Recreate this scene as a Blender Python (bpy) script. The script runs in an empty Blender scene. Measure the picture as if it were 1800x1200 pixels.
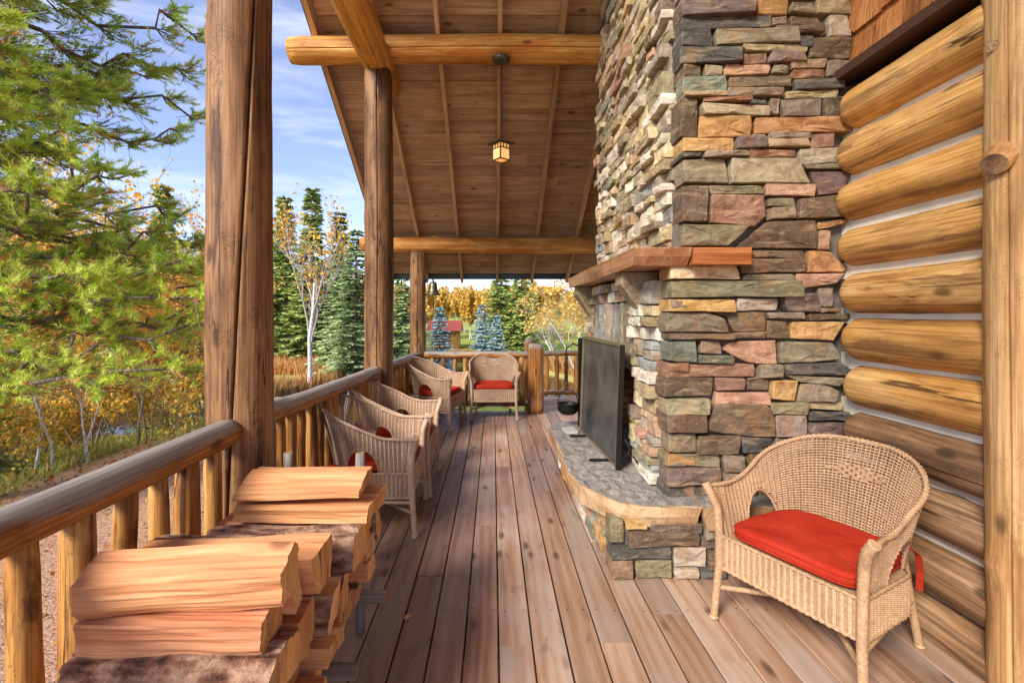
import bpy, bmesh, math, random
from mathutils import Vector, Matrix, noise as mnoise
R = math.radians
scene = bpy.context.scene
COL = scene.collection
# ------------------------------------------------------------------ camera
CAM_Z = 1.41
cam_d = bpy.data.cameras.new('camera')
cam = bpy.data.objects.new('camera', cam_d); COL.objects.link(cam)
cam.location = (0, 0, CAM_Z); cam.rotation_euler = (R(90), 0, 0)
cam_d.sensor_width = 36.0; cam_d.lens = 36.0 * 820 / 1800
cam_d.shift_x = 33 / 1800; cam_d.shift_y = -47 / 1800
cam_d.clip_start = 0.05; cam_d.clip_end = 6000
scene.camera = cam
# ------------------------------------------------------------------ world, sun, exposure
SUN_TRAVEL = Vector((0.50, 0.64, -0.58)).normalized()
sun_el = math.asin(-SUN_TRAVEL.z)
sun_az = math.atan2(-SUN_TRAVEL.x, -SUN_TRAVEL.y)
world = bpy.data.worlds.new('World'); scene.world = world; world.use_nodes = True
wn = world.node_tree; wn.nodes.clear()
def wnode(t, **k):
    n = wn.nodes.new(t)
    for a, b in k.items(): setattr(n, a, b)
    return n
w_out = wnode('ShaderNodeOutputWorld'); w_bg = wnode('ShaderNodeBackground')
w_sky = wnode('ShaderNodeTexSky', sky_type='NISHITA', sun_disc=False, sun_elevation=sun_el, sun_rotation=sun_az,
              altitude=1800.0, air_density=1.0, dust_density=.2, ozone_density=2.0)
w_tc = wnode('ShaderNodeTexCoord'); w_map = wnode('ShaderNodeMapping')
w_map.inputs['Scale'].default_value = (1.1, 1.1, 4.2)
w_n = wnode('ShaderNodeTexNoise'); w_n.inputs['Scale'].default_value = 2.6; w_n.inputs['Detail'].default_value = 9; w_n.inputs['Roughness'].default_value = .58
w_n.inputs['Distortion'].default_value = .7
w_r = wnode('ShaderNodeMapRange'); w_r.inputs[1].default_value = .44; w_r.inputs[2].default_value = .72; w_r.inputs[3].default_value = .10; w_r.inputs[4].default_value = .7
w_mix = wnode('ShaderNodeMix', data_type='RGBA'); w_mix.inputs[7].default_value = (4.6, 4.8, 5.2, 1)
wn.links.new(w_tc.outputs['Generated'], w_map.inputs[0]); wn.links.new(w_map.outputs[0], w_n.inputs['Vector'])
wn.links.new(w_n.outputs[0], w_r.inputs[0]); wn.links.new(w_r.outputs[0], w_mix.inputs[0]); w_tint = wnode('ShaderNodeMix', data_type='RGBA', blend_type='MULTIPLY'); w_tint.inputs[0].default_value = 1; w_tint.inputs[7].default_value = (1.0, .90, 1.04, 1)
wn.links.new(w_sky.outputs[0], w_tint.inputs[6]); wn.links.new(w_tint.outputs[2], w_mix.inputs[6])
wn.links.new(w_mix.outputs[2], w_bg.inputs[0]); wn.links.new(w_bg.outputs[0], w_out.inputs[0])
w_bg.inputs[1].default_value = 0.12
sun_d = bpy.data.lights.new('sun', 'SUN'); sun_d.energy = 3.0; sun_d.angle = R(20); sun_d.color = (1, .93, .82)
sun = bpy.data.objects.new('sun', sun_d); COL.objects.link(sun)
sun.rotation_euler = SUN_TRAVEL.to_track_quat('-Z', 'Y').to_euler()
scene.view_settings.view_transform = 'Standard'; scene.view_settings.look = 'None'
scene.view_settings.exposure = 1.25; scene.view_settings.gamma = 1.0
scene.render.engine = 'CYCLES'
scene.cycles.max_bounces = 7; scene.cycles.diffuse_bounces = 4; scene.cycles.glossy_bounces = 3
scene.cycles.transmission_bounces = 4; scene.cycles.transparent_max_bounces = 8
scene.cycles.use_denoising = True; scene.cycles.use_adaptive_sampling = True; scene.cycles.adaptive_threshold = .012
scene.cycles.caustics_reflective = False; scene.cycles.caustics_refractive = False; scene.cycles.sample_clamp_indirect = 6
# ------------------------------------------------------------------ helpers
def s2l(v):
    v /= 255.0
    return v / 12.92 if v <= .04045 else ((v + .055) / 1.055) ** 2.4
def C(r, g, b): return (s2l(r), s2l(g), s2l(b), 1.0)
W = {}
def tag(o, label=None, cat=None, group=None, kind=None):
    if label: o['label'] = label
    if cat: o['category'] = cat
    if group: o['group'] = group
    if kind: o['kind'] = kind
    return o
def mk(name, me, parent=None, M=None, mats=None, color=None):
    o = bpy.data.objects.new(name, me); COL.objects.link(o)
    M = M.copy() if M is not None else Matrix.Identity(4)
    if parent is not None:
        o.parent = parent; o.matrix_parent_inverse = W[parent].inverted()
    o.matrix_basis = M; W[o] = M
    if mats and me is not None and not me.materials:
        for m in (mats if isinstance(mats, (list, tuple)) else [mats]): me.materials.append(m)
    if color: o.color = color
    return o
def thing(name, label, cat, loc=(0, 0, 0), group=None, kind=None, rz=0):
    M = Matrix.Translation(Vector(loc)) @ Matrix.Rotation(rz, 4, 'Z')
    o = mk(name, None, None, M); o.empty_display_size = .1
    return tag(o, label, cat, group, kind)
def copy_tree(o, M=None, parent=None):
    c = o.copy(); COL.objects.link(c)
    if parent is not None: c.parent = parent
    if M is not None: c.matrix_basis = M; W[c] = M
    else: W[c] = W[o]
    for ch in o.children: copy_tree(ch, None, c)
    return c
class MB:
    """collects vertices, faces, material indices, colours, smooth flags"""
    def __init__(s): s.v = []; s.f = []; s.mi = []; s.c = []; s.sm = []
    def add(s, vs, fs, mi=0, col=None, smooth=False):
        b = len(s.v); s.v.extend(vs)
        for f in fs:
            s.f.append(tuple(i + b for i in f)); s.mi.append(mi); s.sm.append(smooth)
        if col is not None:
            while len(s.c) < b: s.c.append((1, 1, 1, 1))
            s.c.extend([col] * len(vs))
    def box(s, c, d, mi=0, rot=None, jit=0, rng=None, col=None):
        vs = []
        for z in (-.5, .5):
            for y in (-.5, .5):
                for x in (-.5, .5):
                    p = Vector((x * d[0], y * d[1], z * d[2]))
                    if jit: p += Vector([rng.uniform(-jit, jit) for _ in range(3)])
                    if rot is not None: p = rot @ p
                    vs.append(tuple(p + Vector(c)))
        s.add(vs, [(0, 2, 3, 1), (4, 5, 7, 6), (0, 1, 5, 4), (2, 6, 7, 3), (0, 4, 6, 2), (1, 3, 7, 5)], mi, col)
    def tube(s, pts, rad, seg=6, mi=0, smooth=True, cap=True, col=None):
        n = len(pts); pts = [Vector(p) for p in pts]
        if not isinstance(rad, (list, tuple)): rad = [rad] * n
        t0 = (pts[1] - pts[0]).normalized()
        ref = Vector((0, 0, 1)) if abs(t0.z) < .9 else Vector((1, 0, 0))
        a = t0.cross(ref).normalized(); vs = []
        for i in range(n):
            t = (pts[min(i + 1, n - 1)] - pts[max(i - 1, 0)])
            if t.length < 1e-9: t = t0
            t.normalize(); a = (a - t * a.dot(t))
            if a.length < 1e-6: a = t.orthogonal()
            a.normalize(); b = t.cross(a)
            for k in range(seg):
                an = 2 * math.pi * k / seg
                vs.append(tuple(pts[i] + (a * math.cos(an) + b * math.sin(an)) * rad[i]))
        fs = [(i * seg + k, i * seg + (k + 1) % seg, (i + 1) * seg + (k + 1) % seg, (i + 1) * seg + k) for i in range(n - 1) for k in range(seg)]
        s.add(vs, fs, mi, col, smooth)
        if cap and seg > 2:
            b = len(s.v) - len(vs)
            s.f.append(tuple(b + k for k in reversed(range(seg)))); s.mi.append(mi); s.sm.append(False)
            s.f.append(tuple(b + (n - 1) * seg + k for k in range(seg))); s.mi.append(mi); s.sm.append(False)
    def mesh(s, name):
        me = bpy.data.meshes.new(name); me.from_pydata(s.v, [], s.f)
        me.polygons.foreach_set('material_index', s.mi); me.polygons.foreach_set('use_smooth', s.sm)
        if s.c:
            while len(s.c) < len(s.v): s.c.append((1, 1, 1, 1))
            at = me.color_attributes.new('col', 'FLOAT_COLOR', 'POINT')
            at.data.foreach_set('color', [x for c in s.c for x in c])
        me.update(); return me
    def build(s, name, mats, parent=None, M=None, color=None): return mk(name, s.mesh(name), parent, M, mats, color)
def aim(p0, p1, roll=0):
    p0 = Vector(p0); d = Vector(p1) - p0
    if d.normalized().z > .97: return Matrix.Translation(p0) @ Vector((0, 0, 1)).rotation_difference(d).to_matrix().to_4x4() @ Matrix.Rotation(roll, 4, 'Z')
    return Matrix.Translation(p0) @ d.to_track_quat('Z', 'Y').to_matrix().to_4x4() @ Matrix.Rotation(roll, 4, 'Z')
def smooth(a, b, x):
    t = max(0, min(1, (x - a) / (b - a))); return t * t * (3 - 2 * t)
# ------------------------------------------------------------------ materials
class NT:
    def __init__(s, name):
        s.m = bpy.data.materials.new(name); s.m.use_nodes = True; s.t = s.m.node_tree; s.t.nodes.clear()
        s.out = s.t.nodes.new('ShaderNodeOutputMaterial')
    def n(s, typ, ins=None, out=0, **props):
        nd = s.t.nodes.new('ShaderNode' + typ)
        for k, v in props.items(): setattr(nd, k, v)
        for k, v in (ins or {}).items():
            sk = nd.inputs[k]
            if isinstance(v, bpy.types.NodeSocket): s.t.links.new(v, sk)
            else: sk.default_value = v
        return nd.outputs[out]
    def math(s, op, a, b=0.0, c=None):
        d = {0: a, 1: b}
        if c is not None: d[2] = c
        return s.n('Math', d, operation=op)
    def rng(s, x, a, b, c=0.0, d=1.0, sm=False): return s.n('MapRange', {0: x, 1: a, 2: b, 3: c, 4: d}, interpolation_type='SMOOTHSTEP' if sm else 'LINEAR')
    def mix(s, f, a, b, bt='MIX'): return s.n('Mix', {0: f, 6: a, 7: b}, out=2, data_type='RGBA', blend_type=bt)
    def vec(s, rnd=True):
        tc = s.n('TexCoord', out='Object')
        if not rnd: return tc
        r = s.n('ObjectInfo', out='Random')
        cv = s.n('CombineXYZ', {0: s.math('MULTIPLY', r, 17.3), 1: s.math('MULTIPLY', r, 31.7), 2: s.math('MULTIPLY', r, 53.1)})
        return s.n('VectorMath', {0: tc, 1: cv}, operation='ADD')
    def scl(s, v, x): return s.n('VectorMath', {0: v, 1: x}, operation='MULTIPLY')
    def noise(s, v, sc=1.0, det=4.0, ro=.55, dist=0.0): return s.n('TexNoise', {'Vector': v, 'Scale': sc, 'Detail': det, 'Roughness': ro, 'Distortion': dist})
    def ramp(s, f, stops):
        nd = s.t.nodes.new('ShaderNodeValToRGB'); s.t.links.new(f, nd.inputs[0]); cr = nd.color_ramp
        while len(cr.elements) > 1: cr.elements.remove(cr.elements[-1])
        cr.elements[0].position, cr.elements[0].color = stops[0]
        for p, c in stops[1:]:
            e = cr.elements.new(p); e.color = c
        return nd.outputs[0]
    def bump(s, h, st=.3, dist=.01): return s.n('Bump', {'Strength': st, 'Distance': dist, 'Height': h})
    def bsdf(s, col, rough=.6, normal=None, **k):
        d = {'Base Color': col, 'Roughness': rough}
        if normal is not None: d['Normal'] = normal
        for a, b in k.items(): d[a.replace('_', ' ')] = b
        sh = s.n('BsdfPrincipled', d); s.t.links.new(sh, s.out.inputs[0]); return sh
def plain(name, col, rough=.6, metal=0.0, bump=0.0, bscale=200.0, var=.12):
    t = NT(name); v = t.vec(); n = t.noise(v, bscale * .1, 5)
    c = t.mix(t.rng(n, .3, .7), tuple(x * (1 - var) for x in col[:3]) + (1,), tuple(min(1, x * (1 + var)) for x in col[:3]) + (1,))
    nm = t.bump(t.noise(v, bscale, 3), bump, .004) if bump else None
    t.bsdf(c, rough, nm, Metallic=metal); return t.m
def wood(name, dark, mid, light, axis='Z', stain=None, stain_amt=.5, weather=None, rough=.6, checks=1.0, fine=1.0, knots=True, bump=.5, sheen=.3, worm=0.0):
    t = NT(name); v = t.vec()
    def st(l, a): return {'X': (l, a, a), 'Y': (a, l, a), 'Z': (a, a, l)}[axis]
    big = t.noise(t.scl(v, st(1.2, 4.0)), 1.3, 5, .6, .4)
    streak = t.noise(t.scl(v, st(.55, 22.0)), 1.0, 6, .62, .25)
    fin = t.noise(t.scl(v, st(1.6, 95.0)), fine, 6, .68, .2)
    f = t.math('ADD', t.math('MULTIPLY', big, .6), t.math('MULTIPLY', streak, .45))
    col = t.ramp(f, [(.38, dark), (.51, mid), (.64, light)])
    col = t.mix(t.rng(fin, .44, .60, .0, .6), col, dark)
    hgt = t.math('ADD', t.math('MULTIPLY', fin, .35), t.math('MULTIPLY', streak, .5))
    if stain:
        sn = t.noise(t.scl(v, st(1.2, 11.0)), 1.0, 6, .66, .9)
        col = t.mix(t.rng(sn, .52, .64, 0, stain_amt, True), col, stain)
    if checks:
        cn = t.noise(t.scl(v, st(.32, 9.0)), 1.0, 3, .5, .15)
        ck = t.math('LESS_THAN', t.math('ABSOLUTE', t.math('SUBTRACT', cn, .5)), .0055 * checks)
        gate = t.rng(t.noise(t.scl(v, st(1.1, 3)), 1.0, 2), .5, .56)
        ck = t.math('MULTIPLY', ck, gate)
        col = t.mix(t.math('MULTIPLY', ck, .85), col, tuple(x * .22 for x in dark[:3]) + (1,))
        hgt = t.math('SUBTRACT', hgt, t.math('MULTIPLY', ck, 1.2))
    if worm:
        wv = t.noise(t.scl(v, st(30, 30)), 1.0, 2, .5, 2.4)
        wm = t.math('MULTIPLY', t.math('LESS_THAN', t.math('ABSOLUTE', t.math('SUBTRACT', wv, .5)), .02), t.rng(t.noise(t.scl(v, st(9, 12)), 1.0, 2), .55, .6))
        col = t.mix(t.math('MULTIPLY', wm, .55 * worm), col, tuple(x * .3 for x in dark[:3]) + (1,))
        hgt = t.math('SUBTRACT', hgt, t.math('MULTIPLY', wm, .6))
    if knots:
        vo = t.n('TexVoronoi', {'Vector': t.scl(v, st(2.4, 5.0)), 'Scale': 1.0, 'Randomness': 1.0})
        kn = t.rng(vo, .06, .15, 1, 0, True)
        col = t.mix(t.math('MULTIPLY', kn, .75), col, tuple(x * .32 for x in dark[:3]) + (1,))
        hgt = t.math('SUBTRACT', hgt, t.math('MULTIPLY', kn, .3))
    if weather:
        nz = t.n('SeparateXYZ', {0: t.n('NewGeometry', out='Normal')}, out=2)
        wf = t.rng(t.math('ADD', nz, t.math('MULTIPLY', t.math('SUBTRACT', big, .5), 2.0)), .05, .5, 0, .9, True)
        wc = t.mix(t.rng(fin, .35, .65), weather, tuple(x * .55 for x in weather[:3]) + (1,))
        col = t.mix(wf, col, wc)
    hv = t.n('HueSaturation', {'Value': t.rng(t.n('ObjectInfo', out='Random'), 0, 1, .85, 1.13), 'Saturation': 1.0, 'Color': col})
    t.bsdf(hv, t.rng(fin, .3, .7, rough - .08, rough + .1), t.bump(hgt, bump, .006), **{'Specular_IOR_Level': sheen}); return t.m
M = {}
M['post'] = wood('weathered_post', C(82, 54, 34), C(132, 94, 60), C(162, 122, 82), stain=C(60, 34, 22), stain_amt=.85, rough=.62, worm=1.0, bump=.7)
M['rail'] = wood('railing_log', C(112, 66, 30), C(170, 114, 60), C(196, 146, 88), stain=C(66, 38, 20), stain_amt=.75, weather=C(168, 162, 156), rough=.62, worm=.7, bump=.7)
M['baluster'] = wood('baluster_log', C(112, 68, 28), C(176, 120, 58), C(204, 154, 88), stain=C(70, 36, 18), stain_amt=.8, rough=.6, worm=.8, bump=.6)
M['beam'] = wood('honey_beam', C(140, 88, 34), C(204, 146, 70), C(232, 184, 108), stain=C(196, 108, 34), stain_amt=.6, rough=.55, worm=.7)
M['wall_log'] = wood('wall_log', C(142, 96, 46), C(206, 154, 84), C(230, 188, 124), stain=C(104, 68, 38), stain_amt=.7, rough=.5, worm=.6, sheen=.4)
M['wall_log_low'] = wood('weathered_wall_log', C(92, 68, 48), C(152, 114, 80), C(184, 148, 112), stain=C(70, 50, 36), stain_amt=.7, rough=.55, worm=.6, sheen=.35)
M['casing'] = wood('casing_log', C(138, 96, 54), C(192, 148, 96), C(212, 176, 126), stain=C(142, 102, 60), stain_amt=.6, rough=.6, worm=.5)
M['endgrain'] = wood('end_grain', C(90, 64, 44), C(150, 116, 82), C(180, 146, 108), rough=.8, knots=False, checks=0)
M['rafter'] = wood('rafter_board', C(156, 122, 88), C(194, 158, 120), C(210, 178, 140), rough=.7, checks=.4, worm=0)
M['roofboard'] = wood('roof_board', C(146, 116, 90), C(186, 156, 126), C(204, 178, 150), axis='X', stain=C(134, 106, 84), stain_amt=.5, rough=.75, checks=.3)
M['mantel'] = wood('mantel_wood', C(150, 96, 60), C(192, 140, 98), C(214, 172, 134), axis='Y', rough=.38, checks=.6, sheen=.5)
M['shingle'] = wood('cedar_shingle', C(120, 70, 34), C(182, 118, 64), C(206, 146, 90), axis='Z', rough=.75, knots=False, checks=.6)
M['trimdark'] = plain('dark_trim', C(74, 46, 32), .6)
M['brownpanel'] = plain('brown_panel', C(128, 92, 66), .6, bump=.1)
M['greywood'] = wood('grey_wood', C(92, 84, 78), C(136, 126, 118), C(164, 154, 146), rough=.75)
M['iron'] = plain('black_iron', C(38, 36, 36), .5, .6, .2)
M['bronze'] = plain('aged_bronze', C(96, 92, 74), .42, .75, .1)
M['gutter'] = plain('green_gutter', C(58, 72, 70), .4, .3)
M['chink'] = plain('white_chinking', C(230, 222, 200), .9, 0, .8, 40, .2)
M['mortar'] = plain('grey_mortar', C(120, 112, 102), .95, 0, .5, 90)
M['concrete'] = plain('dark_under', C(60, 52, 46), .9)
def deck_mat():
    t = NT('deck_plank'); v = t.vec()
    warp = t.noise(t.scl(v, (1, .35, 1)), 2.0, 3, .5)
    rings = t.n('TexWave', {'Vector': t.scl(v, (1, .10, 1)), 'Scale': 5.0, 'Distortion': 12.0, 'Detail': 3.0, 'Detail Scale': 1.0}, out=1, wave_type='BANDS', bands_direction='X')
    fin = t.noise(t.scl(v, (170, 4, 40)), 1, 5, .65, .3)
    col = t.ramp(t.math('ADD', t.math('MULTIPLY', warp, .72), t.math('MULTIPLY', rings, .14)), [(.25, C(136, 100, 78)), (.45, C(176, 138, 112)), (.66, C(202, 170, 146))])
    col = t.mix(t.rng(fin, .42, .66, 0, .4), col, C(112, 82, 62))
    gr = t.noise(t.scl(v, (3, .8, 1)), 1.2, 5, .6)
    col = t.mix(t.rng(gr, .44, .66, 0, .65, True), col, C(178, 162, 150))
    vo = t.n('TexVoronoi', {'Vector': t.scl(v, (7, 2.6, 3)), 'Scale': 1.0})
    kn = t.rng(vo, .05, .2, 1, 0, True)
    col = t.mix(t.math('MULTIPLY', kn, .8), col, C(70, 48, 38))
    st = t.noise(t.scl(v, (9, 2.5, 1)), 1.0, 4, .65, 1.0)
    col = t.mix(t.rng(st, .6, .72, 0, .5, True), col, C(84, 62, 56))
    oi = t.n('ObjectInfo', out='Random')
    hv = t.n('HueSaturation', {'Value': t.rng(oi, 0, 1, .70, 1.16), 'Color': col})
    t.bsdf(hv, t.rng(gr, .3, .7, .34, .52), t.bump(t.math('ADD', fin, t.math('MULTIPLY', rings, .3)), .18, .002), Specular_IOR_Level=.5); return t.m
M['deck'] = deck_mat()
def stone_mat(name, extra=None):
    t = NT(name); v = t.vec(False)
    c = t.n('VertexColor', layer_name='col')
    a = t.noise(v, 11, 7, .7, .8); b = t.noise(v, 60, 7, .75); p = t.noise(t.scl(v, (6, 6, 26)), 1.2, 5, .6, .6)
    col = t.mix(t.rng(a, .44, .58, 0, .7, True), c, t.mix(1, c, (.55, .47, .38, 1), 'MULTIPLY'))
    col = t.mix(t.rng(p, .50, .66, 0, .6, True), col, t.mix(.55, c, C(196, 168, 126)))
    col = t.mix(t.rng(t.noise(v, 5.5, 5, .65, 1.0), .54, .64, 0, .5, True), col, t.mix(.6, c, C(166, 112, 60)))
    col = t.mix(t.rng(b, .55, .75, 0, .45), col, t.mix(.5, c, (.03, .028, .025, 1)))
    col = t.mix(t.rng(t.noise(v, 70, 3), .66, .72, 0, .35), col, C(206, 196, 176))
    h = t.math('ADD', t.math('MULTIPLY', a, .9), t.math('ADD', t.math('MULTIPLY', b, .5), t.math('MULTIPLY', p, .4)))
    t.bsdf(col, .78, t.bump(h, .9, .015)); return t.m
M['stone'] = stone_mat('ledge_stone')
def cap_mat():
    t = NT('slate_cap'); v = t.vec(False)
    a = t.noise(t.scl(v, (9, 5, 9)), 2.2, 7, .7, .9); b = t.noise(v, 3, 4)
    col = t.ramp(a, [(.34, C(104, 100, 98)), (.5, C(158, 152, 146)), (.66, C(196, 188, 178))])
    col = t.mix(t.rng(b, .45, .7, 0, .5), col, C(150, 132, 112))
    t.bsdf(col, .55, t.bump(a, 1.0, .03)); return t.m
M['cap'] = cap_mat()
def fire_mat():
    t = NT('split_firewood'); v = t.vec()
    big = t.noise(t.scl(v, (12, 12, .7)), 1.0, 5, .6, .25); fi = t.noise(t.scl(v, (110, 110, 2.6)), 1, 6, .66, .35)
    col = t.ramp(t.math('ADD', t.math('MULTIPLY', big, .6), t.math('MULTIPLY', fi, .42)), [(.34, C(184, 112, 68)), (.5, C(208, 142, 94)), (.66, C(224, 174, 128))])
    hs = t.n('HueSaturation', {'Hue': t.rng(t.n('ObjectInfo', out='Random'), 0, 1, .485, .51), 'Value': t.rng(t.n('ObjectInfo', out='Random'), 0, 1, .86, 1.08), 'Color': col})
    kn = t.rng(t.n('TexVoronoi', {'Vector': t.scl(v, (5, 5, 3.2)), 'Scale': 1.0}), .05, .13, 1, 0, True)
    hs = t.mix(t.math('MULTIPLY', kn, .7), hs, C(110, 58, 32))
    t.bsdf(hs, .7, t.bump(t.math('ADD', fi, big), .6, .006)); return t.m
M['fire'] = fire_mat()
def bark_mat(name, a, b, c):
    t = NT(name); v = t.vec()
    vo = t.n('TexVoronoi', {'Vector': t.n('VectorMath', {0: t.scl(v, (30, 30, 12)), 1: t.n('TexNoise', {'Vector': v, 'Scale': 14.0}, out=1)}, operation='ADD'), 'Scale': 1.0}); n = t.noise(v, 45, 6, .7, .6)
    col = t.ramp(t.math('ADD', t.math('MULTIPLY', vo, .5), t.math('MULTIPLY', n, .5)), [(.30, a), (.44, b), (.60, c)])
    t.bsdf(col, .9, t.bump(t.math('ADD', vo, n), 1.0, .02)); return t.m
M['bark'] = bark_mat('red_bark', C(70, 44, 36), C(134, 88, 68), C(184, 146, 122))
M['mantel_front'] = wood('mantel_front', C(116, 60, 26), C(170, 98, 48), C(194, 124, 70), axis='X', rough=.35, checks=.6, sheen=.5)
M['fireend'] = wood('firewood_end', C(176, 118, 66), C(214, 164, 104), C(230, 190, 136), axis='Y', stain=C(120, 90, 60), stain_amt=.6, rough=.75, knots=False, checks=.8)
M['conbark'] = bark_mat('conifer_bark', C(70, 62, 56), C(108, 96, 88), C(140, 128, 118))
M['birch'] = bark_mat('birch_bark', C(120, 112, 106), C(216, 210, 204), C(238, 234, 230))
M['twig'] = plain('twig_bark', C(124, 108, 98), .9)
def leaf_mat(name, trans=.35, rough=.55):
    t = NT(name); c = t.n('VertexColor', layer_name='col')
    d = t.n('BsdfPrincipled', {'Base Color': c, 'Roughness': rough, 'Specular IOR Level': .25})
    tr = t.n('BsdfTranslucent', {0: c}); mx = t.n('MixShader', {0: trans, 1: d, 2: tr}); t.t.links.new(mx, t.out.inputs[0]); return t.m
M['leaf'] = leaf_mat('leaf'); M['needle'] = leaf_mat('needle', .38)
def wicker(name, a, b):
    t = NT(name); v = t.vec(); n = t.noise(v, 90, 3); g = t.noise(v, 6, 4)
    col = t.mix(t.rng(n, .3, .7), a, b); col = t.mix(t.rng(g, .5, .75, 0, .5), col, tuple(x * .6 for x in a[:3]) + (1,))
    t.bsdf(col, .55, t.bump(t.noise(v, 260, 2), .3, .003)); return t.m
M['wick_tan'] = wicker('tan_wicker', C(160, 124, 90), C(198, 164, 128)); M['wick_grey'] = wicker('grey_brown_wicker', C(156, 126, 102), C(202, 174, 148))
def cloth():
    t = NT('red_cloth'); v = t.vec(); n = t.noise(v, 5, 4)
    col = t.mix(t.rng(n, .3, .7), C(166, 42, 26), C(186, 60, 40))
    h = t.math('ADD', t.noise(v, 900, 2), t.math('MULTIPLY', t.noise(t.scl(v, (1, 1.8, 1)), 9, 3, .5, 1.2), 5))
    t.bsdf(col, .95, t.bump(h, .35, .008), Specular_IOR_Level=.1); return t.m
M['cloth'] = cloth()
# ------------------------------------------------------------------ log builder (long axis = local Z)
def log_mesh(name, L, r0, r1, seed, seg=22, step=.09, twist=0.0, round0=0.0, bow=.0, rough=.05, knots=4, cracks=(), flat=0, kh=.22):
    rng = random.Random(seed); n = max(4, int(L / step)); ang = [2 * math.pi * k / seg for k in range(seg)]
    for (a, w, dep, wob) in cracks:
        ang = [x for x in ang if abs((x - a + math.pi) % (2 * math.pi) - math.pi) > w * 2 + wob + .03]
        ang += [a - w * 2 - wob, a - w, a - w * .35, a, a + w * .35, a + w, a + w * 2 + wob]
    ang = sorted(x % (2 * math.pi) for x in ang); seg = len(ang)
    kn = [(rng.uniform(.04, .96) * L, rng.uniform(0, 6.283), rng.uniform(.03, .06), rng.uniform(.4, 1) * kh) for _ in range(knots)]
    b1, b2 = rng.uniform(-1, 1) * bow, rng.uniform(-1, 1) * bow; ph = rng.uniform(0, 50)
    vs = []
    for i in range(n + 1):
        z = L * i / n; f = i / n; rr = r0 + (r1 - r0) * f
        ox = b1 * math.sin(math.pi * f) + .35 * b2 * math.sin(2.3 * math.pi * f); oy = b2 * math.sin(math.pi * f)
        for a in ang:
            q = Vector((math.cos(a) * rr * 5 + ph, math.sin(a) * rr * 5, z * 1.1)); q2 = Vector((math.cos(a) * rr * 22 + ph, math.sin(a) * rr * 22, z * 5))
            r = rr * (1 + rough * mnoise.noise(q) + rough * .3 * mnoise.noise(q2))
            for (kz, ka, ks, kk) in kn:
                da = (a - ka + math.pi) % (2 * math.pi) - math.pi
                e = ((z - kz) / ks) ** 2 + (da * rr / ks) ** 2
                if e < 6: r += rr * kk * math.exp(-e)
            for (ca, w, dep, wob) in cracks:
                da = (a - ca + math.pi) % (2 * math.pi) - math.pi
                if abs(da) < w * .6:
                    r -= rr * dep * (1 - abs(da) / (w * .6) * .7) * (.55 + .45 * mnoise.noise(Vector((z * .9, ca, ph))))
            wa = a + twist * z
            for (ca, w, dep, wob) in cracks:
                da = (a - ca + math.pi) % (2 * math.pi) - math.pi
                if abs(da) <= w * 1.3: wa = a + twist * z + wob * mnoise.noise(Vector((z * .8, ca * 3, ph + 9))) * 1.3
            e = 1.0
            if i in (0, n): e = .93
            if round0 and z < round0: e = max(.05, math.sqrt(max(0, 1 - (1 - z / round0) ** 2)))
            vs.append((ox + math.cos(wa) * r * e, oy + math.sin(wa) * r * e, z))
    mb = MB()
    mb.add(vs, [(i * seg + k, i * seg + (k + 1) % seg, (i + 1) * seg + (k + 1) % seg, (i + 1) * seg + k) for i in range(n) for k in range(seg)], 0, None, True)
    c0 = len(mb.v); mb.v.append((0, 0, 0)); mb.v.append((0, 0, L))
    for k in range(seg):
        mb.f.append((c0, (k + 1) % seg, k)); mb.mi.append(1); mb.sm.append(False)
        mb.f.append((c0 + 1, n * seg + k, n * seg + (k + 1) % seg)); mb.mi.append(1); mb.sm.append(False)
    return mb.mesh(name)
def log(name, p0, p1, r0, r1, mat, seed, parent=None, roll=0, **k):
    L = (Vector(p1) - Vector(p0)).length
    return mk(name, log_mesh(name, L, r0, r1, seed, **k), parent, aim(p0, p1, roll), [mat, M['endgrain']])
# ================================================================== ground, water, hills
WATER_Z = -2.5
def pond(x, y):
    w = .12 * mnoise.noise(Vector((x * .3, y * .3, 3)))
    return min(((x + 1.5) / 6.0) ** 2 + ((y - 24) / 10.5) ** 2, ((x + 10) / 7.0) ** 2 + ((y - 17.2) / 3.0) ** 2, ((x + 5) / 4.5) ** 2 + ((y - 19.5) / 4) ** 2) + w
def ground_z(x, y):
    dx = max(-1.3 - x, 0, x - 6); dy = max(y - 7.2, 0, -10 - y); dd = math.hypot(dx, dy)
    z = -.75 - 1.5 * smooth(3.5, 12, dd) + .05 * mnoise.noise(Vector((x * .5, y * .5, 0)))
    z += .9 * smooth(32, 60, y)
    z += 10 * math.exp(-((x + 40) / 120) ** 2 - ((y - 250) / 70) ** 2)
    z += 26 * smooth(-60, -220, x) * smooth(0, 200, y)
    p = pond(x, y)
    if p < 1.2: z = z + (-3.3 - z) * smooth(1.2, .8, p)
    return z
def axis_pts(lo, hi, fine0, fine1, step):
    a = []; x = fine0; s = step
    while x > lo: a.append(x); x -= s; s *= 1.16
    a.append(lo); a = a[::-1]; x = fine0 + step
    while x < fine1: a.append(x); x += step
    s = step
    while x < hi: a.append(x); x += s; s *= 1.16
    a.append(hi); return a
xs = axis_pts(-1500, 1500, -18, 10, .45); ys = axis_pts(-700, 2500, -6, 36, .45)
gb = MB(); nx = len(xs)
gb.add([(x, y, ground_z(x, y)) for y in ys for x in xs], [(j * nx + i, j * nx + i + 1, (j + 1) * nx + i + 1, (j + 1) * nx + i) for j in range(len(ys) - 1) for i in range(nx - 1)], 0, None, True)
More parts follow.
